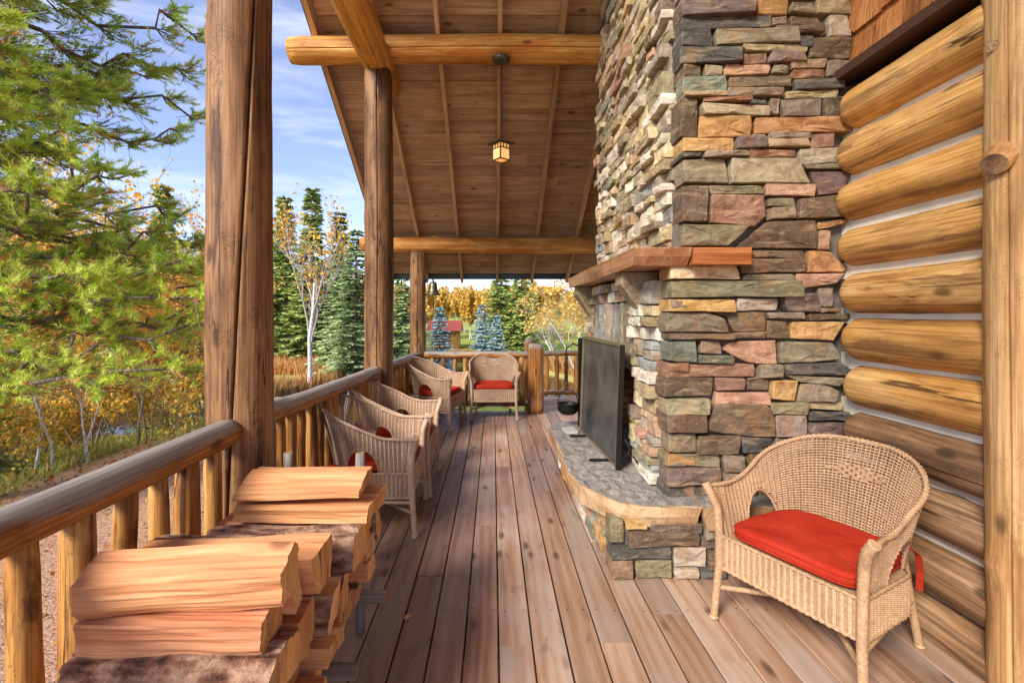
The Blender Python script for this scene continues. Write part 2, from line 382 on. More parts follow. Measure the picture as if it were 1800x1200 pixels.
def ground_mat():
    t = NT('ground'); v = t.vec(False); sx = t.n('SeparateXYZ', {0: v}, out=0); sy = t.n('SeparateXYZ', {0: v}, out=1); sz = t.n('SeparateXYZ', {0: v}, out=2)
    big = t.noise(v, .6, 4); med = t.noise(v, 7, 5, .65); fin = t.noise(v, 45, 4, .7)
    grass = t.ramp(t.math('ADD', t.math('MULTIPLY', big, .4), t.math('MULTIPLY', med, .6)), [(.35, C(118, 134, 56)), (.5, C(150, 162, 74)), (.65, C(178, 172, 104))])
    grav = t.ramp(fin, [(.32, C(126, 84, 64)), (.48, C(190, 146, 118)), (.6, C(214, 184, 160)), (.72, C(176, 104, 68))])
    dry = t.ramp(med, [(.35, C(150, 120, 82)), (.6, C(196, 166, 118))])
    nearf = t.rng(t.math('ADD', sx, t.math('MULTIPLY', t.math('SUBTRACT', med, .5), 2.2)), -7.0, -5.6, 0, 1, True)
    nearf = t.math('MULTIPLY', nearf, t.rng(sy, 7.5, 9.5, 1, 0, True))
    low = t.rng(t.math('ADD', sz, t.math('MULTIPLY', t.math('SUBTRACT', med, .5), .3)), -2.28, -2.1, 1, 0, True)
    col = t.mix(t.math('MULTIPLY', low, t.rng(sy, 8, 34, .8, .4)), grass, dry)
    col = t.mix(nearf, col, grav)
    t.bsdf(col, .95, t.bump(t.math('ADD', fin, t.math('MULTIPLY', med, .5)), 1.0, .03), Specular_IOR_Level=.1); return t.m
M['ground'] = ground_mat()
tag(gb.build('ground', M['ground']), kind='structure')
def water_mat():
    t = NT('pond_water'); v = t.vec(False); n = t.noise(t.scl(v, (1, .5, 1)), 3.0, 3, .5, .4)
    t.bsdf((.012, .02, .02, 1), .04, t.bump(n, .08, .05), IOR=1.33, Specular_IOR_Level=.7); return t.m
wb = MB(); wb.add([(-19, 12, WATER_Z), (6.5, 12, WATER_Z), (6.5, 36, WATER_Z), (-19, 36, WATER_Z)], [(0, 1, 2, 3)])
tag(wb.build('pond_water', water_mat()), kind='structure')
mtb = MB(); nm = 60
def mtn(x, y):
    u = (x - 160) / 240; return max(0, 1 - abs(u) ** 1.4) * 78 * max(0, 1 - ((y - 1500) / 500) ** 2) * (1 + .3 * mnoise.noise(Vector((x * .012, y * .012, 7)))) + 34 * max(0, 1 - ((y - 1600) / 500) ** 2) * (1 + .5 * mnoise.noise(Vector((x * .006, 3, 1)))) - 14
mtb.add([(-1400 + 2800 * i / nm, 1100 + 900 * j / 24, mtn(-1400 + 2800 * i / nm, 1100 + 900 * j / 24)) for j in range(25) for i in range(nm + 1)], [(j * (nm + 1) + i, j * (nm + 1) + i + 1, (j + 1) * (nm + 1) + i + 1, (j + 1) * (nm + 1) + i) for j in range(24) for i in range(nm)], 0, None, True)
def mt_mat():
    t = NT('haze_blue_forest'); v = t.vec(False); n = t.noise(v, .05, 6, .7)
    t.bsdf(t.ramp(n, [(.35, C(52, 70, 74)), (.6, C(84, 100, 100))]), 1.0, t.bump(n, 1, 8)); return t.m  # bluish forest tones have the distance haze painted in
tag(mtb.build('mountain', mt_mat()), kind='structure')
# ================================================================== deck
rng = random.Random(5)
deck = thing('deck', None, None, (0, 0, 0), kind='structure')
DX0, DPITCH = .023, .146
def plank(x0, x1, y0, y1, z=0.0, th=.038, parent=deck, along='Y', seed=0):
    r = random.Random(seed); mb = MB(); b = .0035; dz = r.uniform(-.0015, .0015)
    w = (x1 - x0) / 2; l = (y1 - y0) / 2
    prof = [(-w, -th), (-w, -b * 1.3), (-w + b, 0), (w - b, 0), (w, -b * 1.3), (w, -th)]
    n = 6; vs = []
    for i in range(n + 1):
        yy = -l + 2 * l * i / n; o = r.uniform(-.0008, .0008)
        for (px, pz) in prof: vs.append((px + o, yy, pz + dz))
    k = len(prof); fs = [(i * k + j, i * k + (j + 1), (i + 1) * k + j + 1, (i + 1) * k + j) for i in range(n) for j in range(k - 1)]
    fs += [tuple(range(k))[::-1], tuple(n * k + j for j in range(k))]
    mb.add(vs, [f[::-1] for f in fs[:-2]] + fs[-2:])
    Mx = Matrix.Translation(((x0 + x1) / 2, (y0 + y1) / 2, z))
    if along == 'X': Mx = Matrix.Translation(((y0 + y1) / 2, (x0 + x1) / 2, z)) @ Matrix.Rotation(R(-90), 4, 'Z')
    return mb.build('plank', M['deck'], parent, Mx)
JOINTS = {0: [1.99, 4.33], -1: [3.13], 2: [3.74], 3: [2.01], -5: [3.17], -3: [2.52, 5.6], 1: [5.0], -2: [4.9], -4: [1.4, 4.4], 4: [2.9], 5: [2.2], 6: [1.9], 7: [1.5], -6: [2.3, 5.2]}
nails = MB()
for c in range(-8, 13):
    x0 = DX0 + c * DPITCH; js = [-2.0] + JOINTS.get(c, [rng.uniform(1, 5)]) + [6.84 + rng.uniform(-.01, .01)]
    for a, b in zip(js[:-1], js[1:]):
        plank(x0 + .0035, x0 + DPITCH - .0035, a + .002, b - .002, seed=c * 31 + int(a * 10))
    y = 1.01
    while y < 6.8:
        for dx in (.032, DPITCH - .032):
            px, py = x0 + dx + rng.uniform(-.008, .008), y + rng.uniform(-.012, .012)
            nails.add([(px + .0042 * math.cos(q * 1.047), py + .0042 * math.sin(q * 1.047), .0022) for q in range(6)], [tuple(range(6))])
        y += .61
tag(nails.build('nail_heads', M['iron'], deck), kind='stuff')
sub = MB()
for y in [1.01 + .61 * k for k in range(-5, 10)]: sub.box((.35, y, -.13), (3.15, .04, .18))
for x in (-1.24, 1.97): sub.box((x, 2.4, -.14), (.04, 8.8, .2))
sub.box((.35, 6.82, -.14), (3.15, .04, .2)); sub.build('joist_frame', M['concrete'], deck)
for (x, y) in ((-1.2, .2), (-1.2, 2.1), (-1.2, 4.6), (-1.2, 6.7), (.6, 6.7), (1.9, 6.7)): log('footing', (x, y, -1.4), (x, y, -.235), .1, .1, M['post'], int(x * 7 + y * 3), deck, seg=10, step=.4)
land = thing('landing', None, None, (0, 0, 0), kind='structure')
for k in range(9): plank(6.93 + k * .146, 6.93 + k * .146 + .139, .62 + rng.uniform(-.01, 0), 3.1, z=-.03, parent=land, along='X', seed=900 + k)
lf = MB(); lf.box((1.8, 7.55, -.17), (2.2, 1.15, .18)); lf.build('joist_frame', M['concrete'], land)
# ================================================================== roof
SL = .618; ZB = 2.588; YB = 7.0
RD = .12
def rz(y): return ZB + SL * (YB - y)            # underside of rafters
NRM = Vector((0, SL, 1)).normalized(); SDIR = Vector((0, 1, -SL)).normalized()
roof = thing('porch_roof', 'brown board porch roof with exposed rafters sloping down to a dark gutter', 'roof', (0, 8, 2))
RIDGE = -1.2
def slope_M(x, y, off):                          # local X = world X, local Y = down slope, local Z = roof normal
    o = Vector((x, y, rz(y))) + NRM * off
    m = Matrix(((1, 0, 0), (0, SDIR.y, NRM.y), (0, SDIR.z, NRM.z))).to_4x4(); m.translation = o; return m
nb = 0; y = 7.93; bw = .165; rngr = random.Random(8)
while y > RIDGE:
    y1 = y - bw * SDIR.y * 1.0
    mb = MB()
    for (a, b) in ((-1.7, rngr.uniform(-.3, 1.4)), (None, 3.4)):
        pass
    xj = rngr.uniform(-.8, 1.6)
    for (a, b) in ((-1.7, xj), (xj + .002, 3.4)):
        mb = MB(); w = b - a; dz = rngr.uniform(-.001, .002)
        mb.box((0, -bw / 2, .012 + dz), (w, bw - .005, .024)); mb.build('roof_board', M['roofboard'], roof, slope_M((a + b) / 2, y, RD))
    y = y1; nb += 1
rxs = [-1.13 - .60, -.535 - .6, -.535, .065, .665, 1.265, 1.865, 2.465]
for i, x in enumerate(rxs):
    mb = MB(); L0 = (8.02 - RIDGE) / SDIR.y
    w_ = .042 if i else .05
    mb.box((0, 0, -L0 / 2), (w_, RD, L0))
    Mx = slope_M(x + (0 if i else .02), 8.02, RD / 2); Mx = Mx @ Matrix.Rotation(R(-90), 4, 'X') @ Matrix.Rotation(R(180), 4, 'X') @ Matrix.Rotation(R(180), 4, 'Z')
    # local Z must run down the slope
    m = Matrix(((1, 0, 0), (0, NRM.y, SDIR.y), (0, NRM.z, SDIR.z))).to_4x4(); m.translation = Vector((x, 8.02, rz(8.02))) + NRM * (RD / 2 - .003)
    mb.build('rafter', M['rafter'], roof, m)
tp = MB(); tp.box((0, -(7.95 - RIDGE) / SDIR.y / 2, .05), (5.1, (7.95 - RIDGE) / SDIR.y, .03)); tp.build('roof_covering', M['trimdark'], roof, slope_M(.85, 7.95, RD))
fa = MB(); fa.box((0, -(7.95 - RIDGE) / SDIR.y / 2, -.02), (.04, (7.95 - RIDGE) / SDIR.y, .2)); fa.build('rake_board', M['trimdark'], roof, slope_M(-1.745, 7.95, RD))
bk = MB(); zr = rz(RIDGE) + .15; bk.add([(-1.75, RIDGE, zr), (3.4, RIDGE, zr), (3.4, RIDGE - 6, zr - 6 * SL), (-1.75, RIDGE - 6, zr - 6 * SL)], [(0, 1, 2, 3)])
bk.build('unseen_rear_slope', M['roofboard'], roof)  # out of view, added behind the ridge and sized to block sun
gt = MB(); gt.box((.8, 8.09, 2.075), (5.2, .1, .1)); g = gt.build('gutter', M['gutter'], roof)
for x in (-1.45, -.85, -.25, .35, .95, 1.55):
    b = MB(); b.box((x, 8.04, 2.145), (.03, .16, .02)); b.build('gutter_bracket', M['chink'], g)
# ================================================================== posts, plate and tie beams
t = log('corner_post', (-1.13, 2.1, -.7), (-1.13, 2.1, 3.78), .142, .130, M['post'], 11, seg=56, step=.06, bow=.012, rough=.06, knots=14,
        twist=.34, cracks=((R(253), .045, .5, .05),), kh=.10)
tag(t, 'thick weathered log post with a long dark crack beside the firewood', 'post')
t = log('porch_post', (-1.13, 4.6, -.7), (-1.13, 4.6, 3.80), .142, .136, M['post'], 12, seg=32, step=.08, bow=.012, rough=.05, knots=9, cracks=((R(277), .03, .5, .02),), kh=.12)
tag(t, 'log post with a straight centre crack holding the cut end of the plate log', 'post')
t = log('porch_post', (-1.13, 7.0, -.9), (-1.13, 7.0, 2.36), .125, .118, M['post'], 13, seg=28, step=.08, bow=.008, rough=.04, knots=7, cracks=((R(279), .03, .5, .02),), kh=.12)
tag(t, 'slim log post carrying the bronze bell at the railing corner', 'post')
t = log('plate_log', (-1.14, -1.5, 3.93), (-1.14, 5.12, 3.90), .16, .145, M['beam'], 14, seg=30, step=.1, bow=.02, rough=.05, knots=8, cracks=((R(60), .03, .4, .04),))
tag(t, 'honey coloured plate log running overhead to the cracked post', 'beam')
t = log('tie_beam', (-1.98, 4.56, 3.985), (1.15, 4.56, 3.995), .125, .135, M['beam'], 15, seg=26, step=.09, bow=.02, rough=.06, knots=8, cracks=((R(200), .03, .35, .04),))
tag(t, 'honey log beam with the hanging lantern fixed under it', 'beam')
t = log('tie_beam', (-1.98, 7.0, 2.462), (2.4, 7.0, 2.452), .115, .128, M['beam'], 16, seg=26, step=.09, bow=.015, rough=.05, knots=8, kh=.3)
tag(t, 'knotty honey log beam resting on the bell post below the eave', 'beam')
# ================================================================== railings
rr = random.Random(21)
def railing(label, rail_pts, rad, bal, bottom, seeds, zb=0.0, bot=None, brad=.036):
    th = thing('log_railing', label, 'railing', (bal[0][0], bal[0][1], 0))
    pts = rail_pts
    log('top_rail', pts[0], pts[1], rad[0], rad[1], M['rail'], seeds, th, seg=24, step=.06, bow=rad[2], rough=.09, knots=6, kh=.2)
    if bot: log('bottom_rail', bot[0], bot[1], bot[2], bot[2], M['rail'], seeds + 1, th, seg=14, step=.1, bow=.006, knots=4)
    p0, p1 = Vector(pts[0]), Vector(pts[1])
    for i, (x, y) in enumerate(bal):
        f = max(0, min(1, (Vector((x, y, 0)) - Vector((p0.x, p0.y, 0))).length / max(.01, (Vector((p1.x, p1.y, 0)) - Vector((p0.x, p0.y, 0))).length)))
        zt = p0.z + (p1.z - p0.z) * f - rad[0] * .6
        r = brad * rr.uniform(.85, 1.25)
        log('baluster', (x + rr.uniform(-.008, .008), y + rr.uniform(-.012, .012), bottom), (x + rr.uniform(-.008, .008), y + rr.uniform(-.008, .008), zt), r * 1.06, r * .95, M['baluster'], seeds * 100 + i, th, seg=14, step=.09, bow=.008, rough=.07, knots=3, kh=.25)
    return th
bx = -1.12
railing('near log railing with fat balusters behind the firewood stack', [(bx, -1.2, .93), (bx, 1.99, .915)], (.053, .056, .012), [(bx, 1.867 - .152 * k) for k in range(18)], .02, 31)
t = railing('bumpy log railing behind the two wicker armchairs side by side', [(bx, 2.2, .93), (bx, 4.47, .865)], (.056, .055, .025), [(bx, 2.32 + .135 * k) for k in range(8)] + [(bx, 3.85 + .12 * k) for k in range(5)], .02, 32, brad=.033)
for (a, b) in (((bx, 3.35, .05), (bx, 3.75, .86)), ((bx, 3.72, .08), (bx, 3.42, .84)), ((bx, 3.36, .42), (bx, 3.78, .52))):
    log('bent_branch', a, b, .034, .03, M['greywood'], int(b[1] * 100), t, seg=12, step=.08, bow=.05, knots=2)
railing('log railing of close thin balusters leading to the bell post', [(bx, 4.75, .862), (bx, 6.9, .805)], (.05, .05, .012), [(bx, 4.82 + .092 * k) for k in range(23)], .02, 33, brad=.03)
railing('straight log railing across the far deck edge behind the facing chair', [(-1.02, 6.93, .815), (.55, 6.93, .815)], (.052, .052, .006), [(-.905 + .165 * k, 6.93) for k in range(9)], .10, 34, bot=((-1.02, 6.93, .10), (.55, 6.93, .10), .045), brad=.032)
railing('short log railing beyond the landing next to the gate posts', [(.78, 8.1, .74), (2.6, 8.1, .76)], (.05, .05, .006), [(.93 + .172 * k, 8.1) for k in range(9)], .02, 35, bot=((.78, 8.1, .07), (2.6, 8.1, .07), .045), brad=.033)
tag(log('gate_post', (.615, 6.72, .003), (.615, 6.72, .995), .118, .112, M['rail'], 41, seg=26, step=.08, rough=.05, knots=4, cracks=((R(250), .03, .3, .04),)), 'stout short gate post standing where the far railing ends', 'post')
tag(log('gate_post', (.57, 7.32, -.9), (.57, 7.32, 1.04), .085, .08, M['rail'], 42, seg=22, step=.08, rough=.06, knots=4), 'thinner gate post half hidden behind the stout gate post', 'post')
# ================================================================== house wall
wall = thing('log_wall', 'house wall of honey logs with pale chinking between them', 'wall', (2.0, 2, 0))
for k in range(-6, 5):
    zc = 1.405 + .251 * k + .1255; r = .109 + .005 * math.sin(k * 5)
    if k == -6: zc = .03
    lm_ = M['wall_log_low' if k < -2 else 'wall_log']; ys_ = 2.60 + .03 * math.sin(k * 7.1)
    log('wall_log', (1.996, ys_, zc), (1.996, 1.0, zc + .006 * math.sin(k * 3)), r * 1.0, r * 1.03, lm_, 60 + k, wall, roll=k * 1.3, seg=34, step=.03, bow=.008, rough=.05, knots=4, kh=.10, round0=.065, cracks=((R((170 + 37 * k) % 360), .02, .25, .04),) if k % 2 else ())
    log('wall_log', (1.996, 6.7, zc), (1.996, 4.72, zc), r, r, lm_, 160 + k, wall, roll=k * 1.3, seg=20, step=.2, bow=.006, rough=.04, knots=3, kh=.08)
for k in range(-5, 5):
    mb = MB(); mb.box((2.040, 3.9, 1.405 + .251 * k), (.11, 5.6, .09)); mb.build('chinking', M['chink'], wall)
bkw = MB(); bkw.box((2.2, 3.9, 1.3), (.2, 5.6, 3.2)); bkw.build('wall_core', M['trimdark'], wall)
gab = thing('shingle_gable', 'cedar shingle gable wall above the dark trim board', 'wall', (2.0, 2, 2.7))
g0 = MB(); g0.box((2.1, 3.4, 4.6), (.16, 9.2, 3.75)); g0.build('sheathing', M['trimdark'], gab)
g0 = MB(); g0.box((1.965, 3.9, 2.735), (.13, 5.6, .05)); g0.build('trim_board', M['trimdark'], gab)
sr = random.Random(3)
for row in range(5):
    z0 = 2.765 + row * .205; y = 1.3 + sr.uniform(0, .1)
    while y < 2.75:
        w = sr.uniform(.09, .19); h = .25; mb = MB(); tk = sr.uniform(.012, .02); dz = sr.uniform(-.008, .008)
        a = -w / 2 + .0025; b = w / 2 - .0025
        mb.add([(-tk - .012, a, 0), (-tk - .012, b, 0), (0, b, 0), (0, a, 0), (-.006, a, h), (-.006, b, h), (.004, b, h), (.004, a, h)], [(0, 3, 2, 1), (4, 5, 6, 7), (0, 1, 5, 4), (1, 2, 6, 5), (2, 3, 7, 6), (3, 0, 4, 7)])
        mb.build('shingle', M['shingle'], gab, Matrix.Translation((2.015, y + w / 2, z0 + dz))); y += w
cs = thing('door_casing', 'pale half log door casing with a sawn branch stub', 'casing', (1.95, 1.77, 0))
o = log('casing_log', (1.972, 1.72, -.02), (1.965, 1.72, 3.4), .108, .104, M['casing'], 77, cs, seg=36, step=.05, bow=.012, rough=.07, knots=9, kh=.16, cracks=((R(200), .02, .25, .06), (R(245), .014, .2, .05)))
log('branch_stub', (1.93, 1.73, 2.03), (1.815, 1.69, 1.955), .06, .042, M['casing'], 78, cs, seg=18, step=.02, knots=0)
log('branch_stub', (1.93, 1.75, 2.42), (1.845, 1.725, 2.40), .03, .02, M['trimdark'], 79, cs, seg=12, step=.02, knots=0)
dp = MB(); dp.box((1.985, .85, 1.5), (.08, 1.5, 3.4)); dp.build('side_board', M['brownpanel'], cs)
# ================================================================== chimney
PAL = {'a': (196, 172, 132), 'b': (124, 103, 81), 'c': (102, 99, 93), 'd': (132, 109, 103), 'e': (211, 159, 102), 'f': (217, 171, 141), 'g': (156, 143, 115),
       'h': (135, 143, 125), 'i': (208, 193, 172), 'j': (171, 119, 90), 'k': (220, 176, 109), 'l': (164, 146, 127), 'm': (190, 179, 144), 'n': (165, 128, 105), 'w': (234, 224, 204), 'y': (226, 205, 162), 's': (176, 182, 173)}
def poly_area(p): return .5 * sum(p[i][0] * p[(i + 1) % len(p)][1] - p[(i + 1) % len(p)][0] * p[i][1] for i in range(len(p)))
def stone_geo(mb, poly, depth, proud, col, seed, gap=.0015, tone=1.0):
    """poly in (u, w); thickness along +t (towards the viewer); local coordinates (u, t, w)"""
    r = random.Random(seed)
    if poly_area(poly) < 0: poly = poly[::-1]
    cx = sum(p[0] for p in poly) / len(poly); cy = sum(p[1] for p in poly) / len(poly)
    us = [p[0] for p in poly]; ws = [p[1] for p in poly]; sz = min(max(us) - min(us), max(ws) - min(ws))
    out = []; n = len(poly)
    for i in range(n):
        a, b = poly[i], poly[(i + 1) % n]; L = math.hypot(b[0] - a[0], b[1] - a[1]); k = max(2, min(6, int(L / .055)))
        for j in range(k):
            f = j / k; x = a[0] + (b[0] - a[0]) * f; y = a[1] + (b[1] - a[1]) * f
            d = math.hypot(x - cx, y - cy) or 1; q = gap + r.uniform(0, .004) + (.005 if j == 0 else 0)
            out.append((x - (x - cx) / d * q, y - (y - cy) / d * q))
    m = len(out); tilt = (r.uniform(-.08, .08), r.uniform(-.12, .12)); fac = [r.uniform(-.5, .5) for _ in range(3)]
    def front(x, y, f):
        return proud + tilt[0] * (x - cx) + tilt[1] * (y - cy) + f * (.016 * mnoise.noise(Vector((x * 9 + seed, y * 14, seed * .37))) + .007 * mnoise.noise(Vector((x * 30, y * 34 + seed, 3))) + .003)
    b = min(.0035, sz * .06)
    v0 = [(x, -depth, y) for x, y in out]
    v1 = [(x, front(x, y, .6) - b - r.uniform(0, .003), y) for x, y in out]
    v2 = []
    for x, y in out:
        d = math.hypot(x - cx, y - cy) or 1; q = b * 1.15 + r.uniform(0, .003)
        q = min(q, d * .4); xx, yy = x - (x - cx) / d * q, y - (y - cy) / d * q; v2.append((xx, front(xx, yy, .5), yy))
    v3 = [];
    for x, y in out:
        f = r.uniform(.42, .62); xx, yy = cx + (x - cx) * f, cy + (y - cy) * f; v3.append((xx, front(xx, yy, 1.0), yy))
    vs = v0 + v1 + v2 + v3 + [(cx, front(cx, cy, 1), cy)]
    fs = []
    for q in range(3):
        fs += [(q * m + i, q * m + (i + 1) % m, (q + 1) * m + (i + 1) % m, (q + 1) * m + i) for i in range(m)]
    fs += [(3 * m + i, 3 * m + (i + 1) % m, 4 * m) for i in range(m)]
    v = r.uniform(.82, 1.12) * tone; cc = tuple(min(1, s2l(x) * v * (1 + r.uniform(-.05, .05))) for x in col) + (1,)
    mb.add(vs, [f[::-1] for f in fs], 0, cc)
ZR = {1: (1140, 0, 4.616), 2: (1140, 240, 4.616), 3: (1140, 460, 4.616), 4: (1140, 680, 3.429), 6: (960, 700, 3.529)}
def wall_pt(reg, x, y, d):            # wall survey sheets -> metres on the wall plane at distance d
    ox, oy, s = ZR[reg]; return ((ox + x / s - 867) / 820 * d, CAM_Z - (oy + y / s - 553) / 820 * d)
FACE = [(1,'d',315,-40,870,128),(1,'e',880,-40,1138,125),(1,'g',1142,15,1355,112),(1,'a',1360,-40,1640,130),(1,'c',330,130,1000,240),(1,'l',1005,135,1130,205),
(1,'b',1030,210,1425,288),(1,'b',1135,138,1400,206),(1,'i',1430,135,1615,315),(1,'c',285,245,515,390),(1,'g',525,243,1205,370),(1,'c',1215,295,1325,390),(1,'b',1300,320,1625,480),
(1,'a',755,375,1285,432),(1,'c',315,395,750,522),(1,'n',765,438,960,525),(1,'l',965,436,1265,525),(1,'a',1150,488,1435,562),(1,'g',1440,490,1630,635),(1,'b',295,532,435,630),
(1,'g',440,535,605,630),(1,'f',612,530,982,615),(1,'g',988,530,1143,615),(1,'j',1148,566,1430,640),(1,'h',295,635,628,760),(1,'b',640,620,1155,708),(1,'c',1165,645,1590,728),
(1,'l',632,714,1098,790),(1,'a',1105,733,1545,796),(1,'a',295,764,622,798),(1,'b',285,802,410,1118),(1,'j',415,797,815,850),(1,'c',822,800,980,850),(1,'m',420,855,975,945),
(1,'l',985,798,1063,942),(1,'l',1067,800,1405,950),(1,'b',1415,795,1660,950),(1,'e',415,950,830,1115),(1,'e',840,955,1630,1078),(1,'g',838,1080,965,1130),(1,'l',975,1083,1285,1135),(1,'n',1290,1085,1497,1215),
(2,'k',270,10,690,128),(2,'d',697,12,940,110),(2,'a',945,30,1288,100),(2,'c',225,132,430,174),(2,'l',437,122,795,174),(2,'j',800,103,1208,176),(2,'i',1212,106,1530,230),
(2,'g',240,180,642,388),(2,'g',1235,234,1670,278),(2,'b',270,395,468,707),(2,'g',480,398,925,470),(2,'f',927,400,1335,494),(2,'g',957,502,1195,574),(2,'l',957,578,1187,678),
(2,'f',1370,757,1480,920),(2,'b',840,918,1272,990),(2,'b',745,994,1268,1104),(2,'g',755,1108,1180,1168),(2,'e',100,1040,294,1160),(2,'y',303,1042,738,1158),
(3,'g',140,152,1228,294),(3,'l',150,304,325,402),(3,'k',328,304,697,402),(3,'i',702,296,1066,397),(3,'l',1390,205,1497,376),(3,'n',1385,380,1560,420),(3,'l',952,400,1268,468),(3,'b',1276,424,1682,480),
(3,'b',140,574,682,636),(3,'b',688,574,955,630),(3,'b',958,472,1138,628),(3,'h',150,640,400,816),(3,'l',404,640,584,748),(3,'h',395,754,715,828),(3,'j',160,822,330,898),(3,'n',320,835,872,930),(3,'l',876,835,1076,946),
(3,'b',180,932,530,1095),(3,'n',534,936,790,1048),(3,'b',796,926,972,1046),(3,'f',530,1050,985,1156),
(4,'m',110,64,365,155),(4,'d',100,158,260,275),(4,'b',262,158,346,272),(4,'g',720,86,957,166),(4,'l',762,169,946,300),(4,'a',962,90,1172,136),(4,'c',968,140,1250,208),
(4,'g',85,280,290,400),(4,'b',292,284,548,400),(4,'c',552,298,748,396),(4,'e',65,404,287,476),(4,'g',290,404,436,476),(4,'l',440,404,582,506),(4,'b',588,400,760,482),
(4,'d',85,479,436,586),(4,'n',75,590,286,684),(4,'c',290,590,430,690),(4,'l',590,488,800,582),(4,'l',440,510,584,584),(4,'b',436,590,650,690),(4,'g',658,588,830,690),(4,'b',808,488,1016,600),(4,'l',756,306,1000,398),(4,'g',768,402,1010,484),(4,'d',838,606,1040,690),
(4,'b',1006,306,1180,424),(4,'l',1022,430,1190,560),(4,'g',1046,568,1200,690)]
FPOLY = [(2,'m',(650,180,1205,180,1295,388,650,388)),(2,'d',(1285,284,1640,282,1555,467,1380,482)),(2,'n',(485,476,930,476,955,650,862,738,480,706)),(2,'b',(1205,510,1550,472,1665,640,1500,668,1195,672)),
(2,'e',(1362,698,1620,668,1660,672,1510,738,1362,756)),(2,'g',(270,714,825,722,650,892,270,892)),(2,'b',(945,686,1345,684,1366,912,700,908,800,820)),(2,'e',(1282,924,1490,924,1625,1070,1582,1106,1274,1106)),
(2,'f',(1188,1110,1575,1110,1520,1190,1250,1240,1192,1178)),(3,'d',(1090,254,1330,250,1386,340,1380,412,1110,404,1070,330)),(3,'g',(145,412,470,408,622,460,668,575,145,570)),(3,'b',(510,408,945,404,950,568,676,574,630,450)),
(3,'k',(1145,484,1570,484,1485,642,1138,624)),(3,'f',(640,646,1035,632,1046,832,800,828,588,712)),(3,'g',(1050,642,1482,650,1548,780,1400,812,1050,822)),(3,'c',(1084,828,1560,810,1662,892,1605,925,1084,905)),
(3,'g',(1080,910,1605,940,1540,1008,1200,972)),(3,'k',(985,955,1205,955,1175,1132,985,1112)),(3,'l',(1225,984,1400,982,1532,1040,1500,1136,1182,1132)),(4,'b',(400,92,700,100,752,180,757,298,500,292,350,262,360,180)),(4,'d',(975,212,1192,212,1160,302,940,296))]
YF = 2.61                                 # near face of the stack
chim = thing('stone_chimney', 'tall ledge stone chimney with a wooden mantel shelf', 'chimney', (1.5, 3.6, 0))
stack = []
srng = random.Random(44)
def face_stone(poly, plane, name, parent, depth, proud, ch, seed, hold=None):
    """plane 'near' faces -Y at y=c, 'left' faces -X at x=c"""
    kind, c = plane
    mb = MB() if hold is None else hold
    b = len(mb.v)
    stone_geo(mb, poly, depth, proud, PAL[ch], seed, tone=.80 if ch not in 'wy' else 1.0)
    def conv(p):
        u, tt, w = p
        return (u, c - tt, w) if kind == 'near' else (c - tt, u, w)
    mb.v[b:] = [conv(p) for p in mb.v[b:]]
    if kind == 'left':
        n = len(mb.f)
        # mirrored axes: flip winding of the faces just added
        for i in range(n - 1, -1, -1):
            if min(mb.f[i]) < b: break
            mb.f[i] = mb.f[i][::-1]
    if hold is None:
        cx = Vector((0, 0, 0)); me = mb.mesh(name)
        return mk(name, me, parent, None, M['stone'])
sid = 0
for (reg, ch, x0, y0, x1, y1) in FACE:
    (u0, w1), (u1, w0) = wall_pt(reg, x0, y0, YF), wall_pt(reg, x1, y1, YF)
    sk = srng.uniform(-.006, .006)
    px = ZR[reg][0] + x0 / ZR[reg][2]; corner = px < 1225
    if corner: u0 = srng.uniform(1.035, 1.06) if w0 > 1.7 else srng.uniform(.945, .985)
    dep = srng.uniform(.08, .20) if corner else .07
    jx = lambda: srng.uniform(-.012, .009); jw = lambda: srng.uniform(-.007, .007)
    jc = 0 if corner else 1
    face_stone([(u0 + jx() * jc, w0 + jw()), (u1 + jx(), w0 + jw()), (u1 + jx(), w1 + jw()), (u0 + jx() * jc, w1 + jw())], ('near', YF), 'stone', chim, dep, srng.uniform(.0, .040), ch, 1000 + sid); sid += 1
for (reg, ch, pts) in FPOLY:
    pl = [wall_pt(reg, pts[i], pts[i + 1], YF) for i in range(0, len(pts), 2)]
    lo = min(p[0] for p in pl)
    corner = lo < (1210 - 867) / 820 * YF
    if corner: pl = [((1.045 if p[1] > 1.7 else .96) if p[0] < lo + .03 else p[0], p[1]) for p in pl]
    face_stone(pl, ('near', YF), 'stone', chim, .15 if corner else .07, srng.uniform(.005, .03), ch, 1000 + sid); sid += 1
def courses(u0, u1, w0, w1, rng, hmin=.045, hmax=.13, lmin=.09, lmax=.34, skip=None):
    w = w0
    while w < w1 - .02:
        h = min(rng.uniform(hmin, hmax), w1 - w)
        if w1 - w - h < hmin: h = w1 - w
        u = u0 + rng.uniform(-.03, .0)
        while u < u1 - .02:
            l = rng.uniform(lmin, lmax) * (.7 if h < .06 else 1); l = min(l, u1 - u)
            if u1 - u - l < lmin * .6: l = u1 - u
            if not (skip and skip(u + l / 2, w + h / 2)):
                if h > .10 and rng.random() < .45:
                    f = rng.uniform(.35, .65) * h; j = rng.uniform(-.008, .008)
                    yield [(u, w), (u + l, w), (u + l, w + f + j), (u, w + f - j)]
                    yield [(u, w + f - j), (u + l, w + f + j), (u + l, w + h), (u, w + h)]
                else:
                    j = rng.uniform(-.014, .014); k = rng.uniform(-.02, .02)
                    yield [(u + k, w), (u + l, w + j * .4), (u + l - k * .5, w + h), (u, w + h - j * .4)]
            u += l
        w += h
LEFT_LIT = 'wwyyaaifmmgslywai'  # left face stones weighted pale: its brighter skylight painted into their colours
left = list(courses(2.75, 4.60, 1.78, 4.75, random.Random(71), .04, .125, .10, .40))
left += list(courses(2.75, 3.16, .41, 1.62, random.Random(72), .06, .13, .10, .24))
